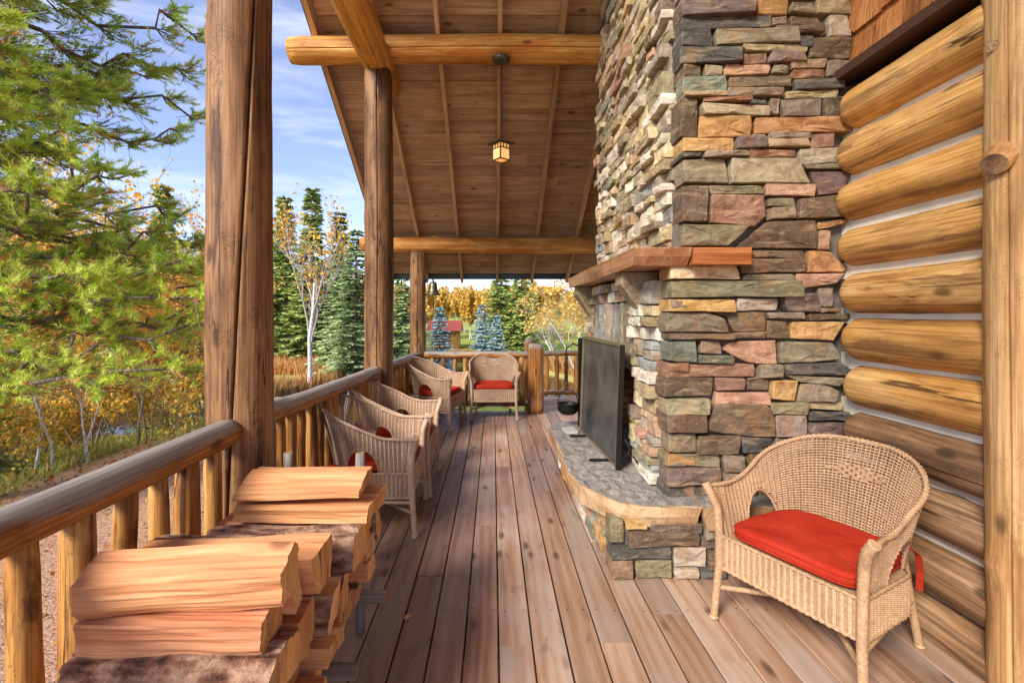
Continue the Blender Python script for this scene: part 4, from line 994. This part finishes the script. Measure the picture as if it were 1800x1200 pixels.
def firewood(poly, x0, x1, y, z, seed, label, bark=(), group=None, yaw=0, pitch=0):
    p0 = Vector((x0, y, z)); p1 = Vector((x1, y + math.tan(yaw) * (x1 - x0), z + math.tan(pitch) * (x1 - x0)))
    d = (p1 - p0).normalized(); yv = Vector((0, 1, 0)); yv = (yv - d * yv.dot(d)).normalized(); zv = d.cross(yv)
    Mx = Matrix((yv, zv, d)).transposed().to_4x4(); Mx.translation = p0          # local X = world Y, local Y = world Z, local Z = log axis
    o = mk('firewood_piece', split_log(poly, (p1 - p0).length, seed, bark), None, Mx, FM)
    return tag(o, label, 'firewood', group or 'split firewood in the rack')
def q4(w, h, a=0, b=0, c=0, d=0): return [(-w / 2 + a, -h / 2), (w / 2 + b, -h / 2), (w / 2 + c, h / 2), (-w / 2 + d, h / 2)]
firewood([(-.058, -.045), (-.045, -.062), (.035, -.055), (.035, .045), (.015, .064), (-.062, .022)], -.995, -.505, 1.165, .745, 1, 'long bright orange split log topmost at the near end of the stack', yaw=.02, pitch=.05)
firewood([(-.05, -.055), (.055, -.055), (.055, .045), (.0, .045), (-.068, .035)], -1.0, -.555, 1.175, .64, 2, 'bright orange split log right under the topmost near log', pitch=.01)
firewood([(-.09, -.05), (.07, -.05), (.07, .03), (.02, .05), (-.06, .045)], -1.02, -.52, 1.17, .532, 3, 'red bark covered log lowest of the near logs in view', bark=(2, 3, 4), yaw=.02)
firewood([(-.032, -.055), (.034, -.05), (.03, .035), (-.01, .052), (-.034, .03)], -1.03, -.53, 1.245, .685, 9, 'narrow split log wedged behind the topmost near log', pitch=-.02, yaw=.03)
firewood(q4(.15, .115, .03, -.02, .0, -.01), -1.06, -.50, 1.375, .655, 4, 'smooth pale log with three small knots lying behind the near logs', pitch=.03)
firewood([(-.10, -.045), (.09, -.05), (.095, .02), (.04, .05), (-.07, .04)], -.985, -.46, 1.625, .60, 5, 'rough grey brown bark log lying across the middle of the stack', bark=(1, 2, 3, 4), pitch=.02)
firewood([(-.11, -.03), (.11, -.045), (.12, .03), (-.10, .035)], -.96, -.46, 1.85, .665, 6, 'flat split log with a dark edge under the pinkish slab', yaw=-.01)
firewood([(-.115, -.025), (.105, -.03), (.10, .035), (.0, .045), (-.12, .0)], -.965, -.505, 1.84, .745, 7, 'broad pinkish slab topmost at the far end of the stack', yaw=.03)
firewood(q4(.08, .05, .01, -.01, 0, 0), -1.09, -.70, 1.51, .655, 8, 'small red bark strip behind the knotty pale log', bark=(2,))
fr = random.Random(19)
cols = [(1.08, 1.22, .483), (1.23, 1.36, .60), (1.36, 1.48, .60), (1.49, 1.62, .55), (1.62, 1.76, .55), (1.765, 1.88, .625), (1.885, 1.99, .62)]
for (y0, y1, top) in cols:
    z = .292
    while z < top - .035:
        h = min(fr.uniform(.075, .125), top - z)
        if top - z - h < .04: h = top - z
        w = y1 - y0 - .006; a = fr.uniform(-.45, .45)
        k = fr.randrange(3)
        if k == 0: pl = [(-w / 2, -h / 2 + .002), (w / 2, -h / 2 + .002), (w / 2 * .8, h / 2 * .8), (w * .1, h / 2 - .002), (-w / 2, h / 2 * .6)]
        elif k == 1: pl = [(-w / 2, -h / 2 * .5), (0, -h / 2), (w / 2, -h / 2 * .6), (w / 2 * .9, h / 2), (-w / 2 * .8, h / 2 * .9)]
        else: pl = [(-w / 2 * .95, -h / 2), (w / 2, -h / 2 * .9), (w / 2 * .7, h / 2), (-w / 2, h / 2 * .95)]
        pl = [(p[0] * .95, p[1] * .95) for p in pl]
        bk_ = (fr.randrange(4),) if fr.random() < .5 else ()
        firewood(pl, -1.0 + fr.uniform(-.05, .03), -.52 + fr.uniform(-.05, .05), (y0 + y1) / 2, z + h / 2, 100 + int(y0 * 1000 + z * 100), 'split log with a strip of bark packed inside the stack' if bk_ else 'clean split log packed inside the stack with its sawn end facing the deck', bark=bk_)
        z += h
rk = thing('firewood_rack', 'low grey log rack holding the split firewood', 'rack', (-.75, 1.5, 0))
for x in (-.92, -.60):
    log('rack_rail', (x, .9, .22), (x, 2.12, .22), .035, .035, M['greywood'], int(-x * 90), rk, seg=12)
    log('rack_upright', (x + .01, 2.07, .003), (x + .01, 2.07, .80), .022, .021, M['greywood'], int(-x * 91), rk, seg=12)
    log('rack_upright', (x, .95, .003), (x, .95, .62), .022, .021, M['greywood'], int(-x * 92), rk, seg=12)
for y in (1.15, 1.50, 1.9): log('rack_bar', (-1.02, y, .264), (-.44, y, .264), .024, .024, M['greywood'], int(y * 77), rk, seg=12)
mb = MB(); mb.box((0, 0, 0), (.035, .02, .012), jit=.004, rng=random.Random(2)); tag(mb.build('wood_chip', M['fire'], None, Matrix.Translation((-.40, 2.17, .0085)) @ Matrix.Rotation(.9, 4, 'Z')), 'tiny pale wood chip lying on the deck boards', 'wood chip')
# ================================================================== vegetation
def lin(c, r=None, v=.18):
    k = 1 if r is None else r.uniform(1 - v, 1 + v); return tuple(min(1, s2l(x) * k) for x in c) + (1,)
def leaf(mb, p, size, r, col, flat=0.0):
    d = Vector((r.gauss(0, 1), r.gauss(0, 1), r.gauss(0, 1) * (1 - flat))).normalized(); u = d.orthogonal().normalized(); u.rotate(Matrix.Rotation(r.uniform(0, 6.28), 3, d)); w = d.cross(u)
    p = Vector(p); L = size; B = size * .42
    mb.add([tuple(p), tuple(p + u * L * .5 + w * B), tuple(p + u * L), tuple(p + u * L * .5 - w * B)], [(0, 1, 2, 3)], 0, col)
def grow(r, p, d, L, rad, depth, segs, tips, up=.25, spread=.7, kids=(3, 5), shrink=.62, wob=.25):
    pts = [Vector(p)]; rads = [rad]; d = Vector(d).normalized(); n = 4
    for i in range(n):
        d = (d + Vector((r.uniform(-wob, wob), r.uniform(-wob, wob), r.uniform(-wob, wob) + up * .35))).normalized()
        pts.append(pts[-1] + d * L / n); rads.append(rad * (1 - .62 * (i + 1) / n))
    segs.append((pts, rads, depth))
    if depth == 0: tips.extend(pts[1:]); return
    for k in range(r.randint(*kids)):
        f = r.uniform(.3, 1); i = min(n - 1, int(f * n)); q = pts[i].lerp(pts[i + 1], f * n - i)
        a = d.orthogonal(); a.rotate(Matrix.Rotation(r.uniform(0, 6.28), 3, d)); nd = (d + a * spread * r.uniform(.6, 1.4) + Vector((0, 0, up))).normalized()
        grow(r, q, nd, L * shrink * r.uniform(.75, 1.2), rads[i] * .6, depth - 1, segs, tips, up, spread, kids, shrink, wob)
    tips.append(pts[-1])
def deciduous(name, seed, h, stems, leaves, lsize, cols, bark, depth=3, spread=.65, trunk_r=None, up=.3, lean=.15, kids=(3, 5), bare=0.0):
    r = random.Random(seed); segs = []; tips = []
    for s in range(stems):
        b = Vector((r.uniform(-.1, .1) * stems, r.uniform(-.1, .1) * stems, -.1)); grow(r, b, (r.uniform(-lean, lean), r.uniform(-lean, lean), 1), h * .62 * r.uniform(.8, 1.1), (trunk_r or h * .012) * r.uniform(.7, 1.1), depth, segs, tips, up, spread, kids)
    tb = MB(); bb = MB()
    for (pts, rads, dp) in segs: (tb if dp == depth else bb).tube(pts, [max(x, .0035) for x in rads], 6 if dp == depth else 3, cap=False)
    lb = MB(); cand = [t for t in tips if t.z > h * bare]
    for i in range(leaves):
        t = r.choice(cand) + Vector((r.gauss(0, .1), r.gauss(0, .1), r.gauss(0, .1))) * (h * .09); leaf(lb, t, lsize * r.uniform(.6, 1.3), r, lin(r.choice(cols), r))
    return [('trunk', tb.mesh('trunk'), bark), ('branches', bb.mesh('branches'), M['twig'] if bark is not M['birch'] else M['birchtwig']), ('crown', lb.mesh('crown'), M['leaf'])]
M['birchtwig'] = plain('birch_twig', C(176, 166, 158), .8)
def conifer(seed, h, rad, cols, bark, tiers=34, per=9, droop=.35, fluff=1.0, low=.05, ln=.16, gaps=.0):
    r = random.Random(seed); tb = MB(); tb.tube([(0, 0, -.3), (0, 0, h * .5), (0, 0, h * .99)], [h * .018, h * .011, .006], 7, cap=False); lb = MB(); bb = MB()
    for t in range(tiers):
        f = low + (1 - low) * (t + r.uniform(-.3, .3)) / tiers; z = h * f; R0 = rad * (1 - f) ** .8 * r.uniform(.8, 1.12) + .05
        for k in range(max(4, int(per * (1 - f * .5)))):
            if r.random() < gaps: continue
            a = r.uniform(0, 6.283); L = R0 * r.uniform(.7, 1.15); dirv = Vector((math.cos(a), math.sin(a), 0)); side = Vector((-dirv.y, dirv.x, 0)); n = max(4, int(L / (ln * .55)))
            pr = None
            for i in range(n + 1):
                g = i / n; dz = -droop * L * g + .25 * droop * L * g * g * 2 + (1 - f) * .0; p = Vector((0, 0, z)) + dirv * (L * g) + Vector((0, 0, dz + (.25 * L * g if f > .8 else 0)))
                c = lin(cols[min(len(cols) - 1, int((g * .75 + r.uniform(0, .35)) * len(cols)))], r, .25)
                if g > .18:
                    for s in (-1, 1):
                        q = r.uniform(.5, 1.1) * ln * (1.3 - g * .7) * fluff; e = p + side * s * q * .85 + dirv * q * .6 + Vector((0, 0, r.uniform(-.35, .2) * q)); wv = (dirv * .16 - side * s * .1 + Vector((0, 0, r.uniform(-.2, .2)))) * q
                        lb.add([tuple(p), tuple(p.lerp(e, .5) + wv), tuple(e), tuple(p.lerp(e, .5) - wv)], [(0, 1, 2, 3)], 0, c)
                    if r.random() < .6:
                        q = ln * r.uniform(.4, .9); e = p + dirv * q * .7 + Vector((0, 0, q * r.uniform(-.5, .8))); wv = side * q * .18
                        lb.add([tuple(p), tuple(p.lerp(e, .5) + wv), tuple(e), tuple(p.lerp(e, .5) - wv)], [(0, 1, 2, 3)], 0, c)
                pr = p
            bb.tube([(0, 0, z), tuple(p)], [.012 + .006 * L, .004], 3, cap=False)
    return [('trunk', tb.mesh('trunk'), bark), ('branches', bb.mesh('branches'), M['conbark']), ('crown', lb.mesh('crown'), M['needle'])]
def plant(parts, name, label, cat, x, y, s=1.0, rot=0, group=None, z=None, sz=None):
    z = ground_z(x, y) if z is None else z
    root = tag(mk(name, None), label, cat, group); root.empty_display_size = .2
    for (nm, me, mat) in parts:
        if not me.materials: me.materials.append(mat)
        o = bpy.data.objects.new(nm, me); COL.objects.link(o); o.parent = root
        if nm == 'branches': o['kind'] = 'stuff'
    root.matrix_basis = Matrix.Translation((x, y, z)) @ Matrix.Rotation(rot, 4, 'Z') @ Matrix.Diagonal((s, s, sz or s, 1)); return root
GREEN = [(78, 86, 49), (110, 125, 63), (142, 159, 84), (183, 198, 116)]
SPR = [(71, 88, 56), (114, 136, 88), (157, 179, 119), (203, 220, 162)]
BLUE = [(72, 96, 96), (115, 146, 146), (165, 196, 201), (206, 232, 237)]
YEL = [(228, 184, 74), (238, 204, 104), (214, 166, 64), (240, 218, 140), (204, 170, 90)]
# --- far conifers
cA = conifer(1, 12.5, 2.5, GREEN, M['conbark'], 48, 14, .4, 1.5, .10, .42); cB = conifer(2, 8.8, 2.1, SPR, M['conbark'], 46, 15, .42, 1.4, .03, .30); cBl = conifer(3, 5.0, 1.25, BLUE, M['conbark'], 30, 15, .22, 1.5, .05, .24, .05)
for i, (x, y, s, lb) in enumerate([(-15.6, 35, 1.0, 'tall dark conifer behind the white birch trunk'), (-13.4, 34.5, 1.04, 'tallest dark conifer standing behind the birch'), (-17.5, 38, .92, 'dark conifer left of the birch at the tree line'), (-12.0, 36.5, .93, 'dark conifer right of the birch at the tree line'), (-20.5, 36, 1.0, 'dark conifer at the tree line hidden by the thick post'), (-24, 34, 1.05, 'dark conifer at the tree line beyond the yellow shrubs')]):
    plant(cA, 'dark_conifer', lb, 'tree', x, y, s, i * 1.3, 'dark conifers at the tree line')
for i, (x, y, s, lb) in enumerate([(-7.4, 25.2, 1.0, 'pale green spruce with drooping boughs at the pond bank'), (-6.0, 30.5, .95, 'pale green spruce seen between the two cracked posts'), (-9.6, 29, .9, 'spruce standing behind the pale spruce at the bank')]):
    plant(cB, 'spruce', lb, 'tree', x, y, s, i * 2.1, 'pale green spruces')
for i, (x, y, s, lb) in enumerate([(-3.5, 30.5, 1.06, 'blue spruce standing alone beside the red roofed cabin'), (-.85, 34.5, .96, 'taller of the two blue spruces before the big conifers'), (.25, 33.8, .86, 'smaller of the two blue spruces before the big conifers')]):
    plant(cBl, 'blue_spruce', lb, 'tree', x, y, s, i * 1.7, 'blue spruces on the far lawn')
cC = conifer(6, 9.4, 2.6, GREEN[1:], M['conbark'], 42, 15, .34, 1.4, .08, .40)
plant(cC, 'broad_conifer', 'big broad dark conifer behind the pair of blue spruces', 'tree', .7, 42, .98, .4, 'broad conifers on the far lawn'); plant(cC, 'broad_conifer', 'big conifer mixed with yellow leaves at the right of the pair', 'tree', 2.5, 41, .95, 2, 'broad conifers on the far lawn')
plant(cB, 'spruce', 'small young spruce at the foot of the yellow aspens', 'tree', 5.1, 40, .26, 1.0, 'pale green spruces')
# --- aspens
asp = [deciduous('a', 20 + k, 6.0, 1, 2800, .30, YEL, M['birch'], 2, .5, .06, .45, .06, (6, 8), .06) for k in range(3)]
ar = random.Random(9)
for i in range(80):
    x = ar.uniform(-14, 15); y = 50 + ar.uniform(0, 26)
    plant(asp[i % 3], 'aspen', 'slender yellow aspen in the grove across the far lawn', 'tree', x, y, ar.uniform(.85, 1.2), ar.uniform(0, 6), 'aspens of the far grove')
for i in range(14):
    plant(asp[i % 3], 'aspen', 'yellow aspen among the dark conifers at the left tree line', 'tree', ar.uniform(-34, -14), 41 + ar.uniform(0, 16), ar.uniform(.9, 1.25), ar.uniform(0, 6), 'aspens behind the left tree line')
bt = [deciduous('b', 40 + k, 6.5, 2, 1700, .15, YEL, M['birch'], 3, .8, .07, .12, .5, (4, 5), .2) for k in range(2)]
for i, (x, y, s, lb) in enumerate([(5.0, 26.5, 1.0, 'leaning yellow birch with bare white limbs beyond the landing'), (7.4, 28, 1.15, 'yellow birch tree hidden partly behind the chimney'), (4.4, 31.5, .8, 'yellow birch standing behind the leaning birch')]):
    plant(bt[i % 2], 'yellow_birch', lb, 'tree', x, y, s, i * 2.5, 'yellow birches beyond the landing')
# --- white birch at the bank
wb_ = deciduous('w', 61, 9.6, 1, 850, .15, [(232, 176, 40), (226, 160, 30), (240, 200, 90)], M['birch'], 3, .42, .13, .5, .02, (4, 6), .45)
plant(wb_, 'white_birch', 'white barked birch with few yellow leaves on the pond bank', 'tree', -8.9, 22.6, 1.0, .6)
# --- yellow shrubs on the left
YL2 = [(248, 206, 73), (246, 185, 64), (237, 200, 102), (214, 188, 92), (248, 174, 64)]
wl = [deciduous('s', 80 + k, 5.2, 5, 5200, .095, YL2, M['twig'], 3, .55, .03, .35, .35, (4, 6), .12) for k in range(3)]
for i, (x, y, s, lb) in enumerate([(-7.9, 9.4, .80, 'yellow leaved shrub with thin grey stems on the pond slope'), (-6.3, 8.6, .62, 'yellow shrub nearest the thick post on the pond slope'), (-10.8, 11.6, 1.28, 'tall wispy willow rising above the pine boughs'), (-12.6, 13.5, 1.35, 'tall yellow willow behind the other shrubs'), (-10.2, 9.6, .8, 'yellow shrub tangled below the pine boughs'), (-6.9, 10.6, .78, 'yellow willow leaning over the pond arm'), (-14.5, 11, 1.2, 'wide yellow willow far behind the pine tree')]):
    plant(wl[i % 3], 'yellow_shrub', lb, 'shrub', x, y, s, i * 1.1, 'yellow shrubs on the slope')
ls = [deciduous('l', 180 + k, 2.3, 7, 3600, .07, YL2 + [(176, 178, 84), (150, 162, 74)], M['twig'], 2, .8, .014, .25, .7, (5, 7), .0) for k in range(2)]
lr = random.Random(14)
for i in range(16):
    x = lr.uniform(-12.5, -6.4); y = lr.uniform(6.6, 12.0)
    if pond(x, y) < 1.25: continue
    plant(ls[i % 2], 'low_shrub', 'low leafy yellow green shrub on the slope below the pine', 'shrub', x, y, lr.uniform(.55, 1.0), lr.uniform(0, 6), 'low shrubs on the slope')
yb = deciduous('y', 95, 3.6, 2, 500, .07, YL2, M['birch'], 2, .35, .035, .5, .14, (3, 5), .3)
for i, (x, y, s) in enumerate([(-6.6, 6.9, .8), (-6.35, 7.15, .7)]): plant(yb, 'young_birch', 'thin white birch sapling among the green boughs by the gravel', 'tree', x, y, s, i * 2, 'birch saplings by the gravel')
lowc = conifer(8, 2.4, 1.0, [(60, 82, 40), (84, 116, 52), (110, 146, 66), (140, 172, 84)], M['conbark'], 16, 9, .2, 1.0, .03, .13)
for i, (x, y, s, lb) in enumerate([(-7.3, 6.6, .8, 'low bright green spruce behind the near railing'), (-8.6, 7.6, .95, 'low green spruce beside the birch saplings'), (-6.3, 5.2, .55, 'smallest green spruce at the gravel edge')]): plant(lowc, 'young_spruce', lb, 'tree', x, y, s, i, 'young spruces by the gravel')
# --- big pine on the left
def pine():
    r = random.Random(123); root = thing('pine_tree', 'large pine with bright green needle tufts reaching beside the porch', 'tree', (-6.6, 4.9, -.9))
    T = Vector((-6.6, 4.9, -1.0)); mb = MB(); mb.tube([T, T + Vector((.1, .1, 3.5)), T + Vector((0, .1, 9.5))], [.2, .15, .03], 10); mb.build('trunk', M['conbark'], root)
    shoots = []; twigs = MB(); nb = 0
    def zlim(z):     # how far the boughs reach towards the porch at height z
        t = [(-.2, -4.9), (.2, -4.7), (.6, -4.2), (.9, -3.5), (1.2, -3.0), (1.9, -3.0), (2.5, -3.05), (3.0, -3.5), (3.4, -4.1), (3.9, -4.0), (4.3, -4.3), (4.8, -3.9), (5.4, -3.5), (7, -4.6), (8.5, -6)]
        for (a, b), (c, d) in zip(t[:-1], t[1:]):
            if a <= z <= c: return b + (d - b) * (z - a) / (c - a)
        return -4.3
    for k in range(64):
        z = .35 + 7.2 * ((k + r.random()) / 64) ** 1.1
        tipx = zlim(z) + r.uniform(-1.5, .05); tipy = r.uniform(3.2, 7.6); side = r.random() < .82
        p0 = Vector((T.x, T.y + .1, z + r.uniform(-.1, .5)))
        tipx = min(tipx, -3.25) if z > 3.2 else tipx
        tip = Vector((tipx, tipy, z)) if side else Vector((T.x - r.uniform(.5, 2.5), T.y + r.uniform(-2.5, 2.5), z))
        if tip.y < 3.6 and tip.x > -4.0: tip.y = r.uniform(4, 6)
        if side: tip.x = min(tip.x, -.66 * tip.y)
        n = 9; pts = [p0.lerp(tip, i / n) + Vector((0, 0, -.28 * math.sin(math.pi * i / n))) + Vector((r.gauss(0, .03), r.gauss(0, .03), r.gauss(0, .03))) * min(i, 3) for i in range(n + 1)]
        bm = MB(); bm.tube(pts, [.034 * (1 - .75 * i / n) + .006 for i in range(n + 1)], 6); bm.build('bough', M['conbark'], root)
        d = (tip - p0).normalized(); sd = d.cross(Vector((0, 0, 1))).normalized()
        for i in range(2, n + 1):
            g = i / n
            for s in (-1, 1, -1, 1, -1, 1):
                L = (1.05 - g * .6) * r.uniform(.35, .8); e = pts[i] + (d * .8 + sd * s * r.uniform(.4, 1) + Vector((0, 0, r.uniform(-.35, .5)))).normalized() * L
                if e.x > -2.85: continue
                mid = pts[i].lerp(e, .5) + Vector((0, 0, -.05)); twigs.tube([pts[i], mid, e], [.009, .006, .003], 3, cap=False)
                for j in range(5):
                    f = .3 + .7 * j / 4; q = pts[i].lerp(e, f); dd = (e - pts[i]).normalized(); dv = (dd + Vector((r.gauss(0, .5), r.gauss(0, .5), r.gauss(0, .35) + .25))).normalized(); shoots.append((q, dv, g * .6 + f * .4))
            if r.random() < .5:
                e = pts[i] + Vector((r.gauss(0, .3), r.gauss(0, .3), -r.uniform(.1, .5))); twigs.tube([pts[i], e], [.006, .002], 3, cap=False)
    lb = MB()
    GR = [(176, 198, 70), (196, 214, 84), (212, 224, 112), (150, 176, 66), (122, 150, 66)]; BR = [(206, 136, 74), (220, 162, 100), (180, 122, 74)]
    for (q, dv, out) in shoots:
        if q.x > -2.75: continue
        L = r.uniform(.10, .2); dead = r.random() < .42 - .30 * out; base = r.choice(BR if dead else (GR[:3] if out > .72 else GR)); u = dv.orthogonal().normalized(); w = dv.cross(u); nn = 16 if dead else 34
        for k in range(nn):
            a = r.uniform(0, 6.283); g = r.uniform(0, 1); rd = (u * math.cos(a) + w * math.sin(a)); st = q + dv * L * g; nd = (rd * r.uniform(.55, 1.0) + dv * r.uniform(.5, 1.1)).normalized(); nl = r.uniform(.05, .085); wd = dv.cross(rd).normalized() * .0046
            c = lin(base, r, .22); lb.add([tuple(st - wd), tuple(st + wd), tuple(st + nd * nl)], [(0, 1, 2)], 0, c)
    lb.build('needles', M['needle'], root); twigs.build('twigs', M['twig'], root)
pine()
# --- grasses and ground cover
def blades(n, area, hgt, cols, seed, width=.012, lean=.4, cond=None):
    r = random.Random(seed); mb = MB(); k = 0; tries = 0
    while k < n and tries < n * 12:
        tries += 1; x = r.uniform(area[0], area[1]); y = r.uniform(area[2], area[3])
        if cond and not cond(x, y, r): continue
        z = ground_z(x, y); h = hgt * r.uniform(.5, 1.2); a = r.uniform(0, 6.283); ww = Vector((math.cos(a), math.sin(a), 0)) * width; l = Vector((r.gauss(0, lean), r.gauss(0, lean), 1)).normalized() * h; p = Vector((x, y, z - .02))
        mb.add([tuple(p - ww), tuple(p + ww), tuple(p + l * .6 + ww * .7), tuple(p + l + Vector((r.gauss(0, .1), r.gauss(0, .1), 0)) * h)], [(0, 1, 2, 3)], 0, lin(r.choice(cols), r)); k += 1
    return mb
TAN = [(196, 158, 98), (214, 176, 116), (176, 132, 78), (206, 150, 90)]
tag(blades(26000, (-24, 9, 14, 40), .75, TAN, 1, .02, .18, lambda x, y, r: 1.18 < pond(x, y) < 1.9 and y > 20 and r.random() < max(0, mnoise.noise(Vector((x * .25, y * .25, 2))) + .55)).build('reed_grass', M['leaf']), 'tall dry tan reeds along the pond banks', 'reeds', kind='stuff')
tag(blades(9000, (-24, -9, 28, 37), .8, [(206, 140, 80), (196, 150, 96), (214, 170, 110)], 2, .03, .2).build('dry_grass', M['leaf']), 'orange tan dry grass below the dark conifers', 'grass', kind='stuff')
tag(blades(26000, (-16, -4.4, 3, 15), .22, [(150, 170, 84), (176, 188, 100), (206, 192, 110), (220, 190, 116)], 3, .008, .5, lambda x, y, r: pond(x, y) > 1.15 and (x < -6.2 or y > 8.5) and r.random() < max(0, mnoise.noise(Vector((x * .7, y * .7, 5))) + .6)).build('ground_grass', M['leaf']), 'short green and straw coloured grass on the slope', 'grass', kind='stuff')
lm = MB(); r = random.Random(77)
for i in range(12000):
    x = r.uniform(-12, -1.6); y = r.uniform(.5, 14)
    if pond(x, y) < 1.12: continue
    leaf(lm, (x, y, ground_z(x, y) + .012), r.uniform(.02, .05) * (1 if x > -5 else 1.6), r, lin(r.choice([(196, 130, 70), (176, 96, 60), (214, 170, 80), (170, 130, 100), (150, 110, 84)]), r), .0)
tag(lm.build('fallen_leaves', M['leaf']), 'scattered brown and yellow fallen leaves on the gravel', 'leaves', kind='stuff')
bsh = MB()
for i in range(9000):
    x = r.uniform(-10, -5.8); y = r.uniform(3.5, 11); h = max(0, mnoise.noise(Vector((x * .9, y * .9, 9)))) * .9
    if h < .08: continue
    leaf(bsh, (x, y, ground_z(x, y) + r.uniform(0, h)), r.uniform(.03, .07), r, lin(r.choice([(150, 178, 78), (178, 200, 100), (220, 204, 96), (232, 190, 74)]), r))
tag(bsh.build('undergrowth', M['leaf']), 'low green and yellow undergrowth beyond the gravel', 'undergrowth', kind='stuff')
# --- forested hill
hf = MB(); r = random.Random(31)
for i in range(2600):
    x = r.uniform(-190, 110); y = r.uniform(150, 330); z = ground_z(x, y); h = r.uniform(5, 9); w = h * .2; c = lin(r.choice([(74, 96, 52), (96, 118, 60), (62, 84, 50), (120, 134, 66)]), r, .25); a = r.uniform(0, 3)
    hf.add([(x + w * math.cos(a + q * 1.257), y + w * math.sin(a + q * 1.257), z + h * .12) for q in range(5)] + [(x + r.uniform(-.2, .2), y, z + h)], [(q, (q + 1) % 5, 5) for q in range(5)], 0, c)
tag(hf.build('hillside_forest', M['needle']), 'distant conifer forest covering the hillside beyond the grove', 'forest', kind='stuff')
# --- cabin
CY0 = 44.0; CXO = -1.25
cz = ground_z(-3.4 + CXO, CY0); M['redroof'] = plain('red_metal_roof', C(150, 66, 52), .6, 0, .1)
cb = thing('cabin', 'small log cabin with a red roof beside the blue spruce', 'cabin', (-3.4 + CXO, CY0 + 1.2, cz))
def cpt(x, y, z): return (x + CXO, y - 36 + CY0, z + cz)
mb = MB()
for k in range(9): mb.tube([cpt(-4.6, 36, .1 + k * .2), cpt(-2.1, 36, .1 + k * .2)], .105, 8); mb.tube([cpt(-2.1, 36, .2 + k * .2), cpt(-2.1, 38.4, .2 + k * .2)], .105, 8)
mb.box(cpt(-3.35, 37.2, .95), (2.4, 2.3, 1.9)); mb.build('wall', M['wall_log'], cb)
mb = MB(); mb.add([cpt(*p) for p in ((-5.0, 35.4, 1.8), (-1.75, 35.4, 1.8), (-1.75, 37.2, 2.75), (-5.0, 37.2, 2.75), (-1.75, 39, 1.8), (-5.0, 39, 1.8))], [(0, 1, 2, 3), (3, 2, 4, 5), (1, 4, 2), (0, 3, 5)]); mb.build('roof', M['redroof'], cb)
mb = MB(); mb.box(cpt(-3.1, 35.89, .85), (.7, .05, 1.5)); mb.build('door', M['trimdark'], cb)
mb = MB(); mb.box(cpt(-4.0, 35.89, 1.15), (.5, .05, .5)); mb.build('window', M['iron'], cb)
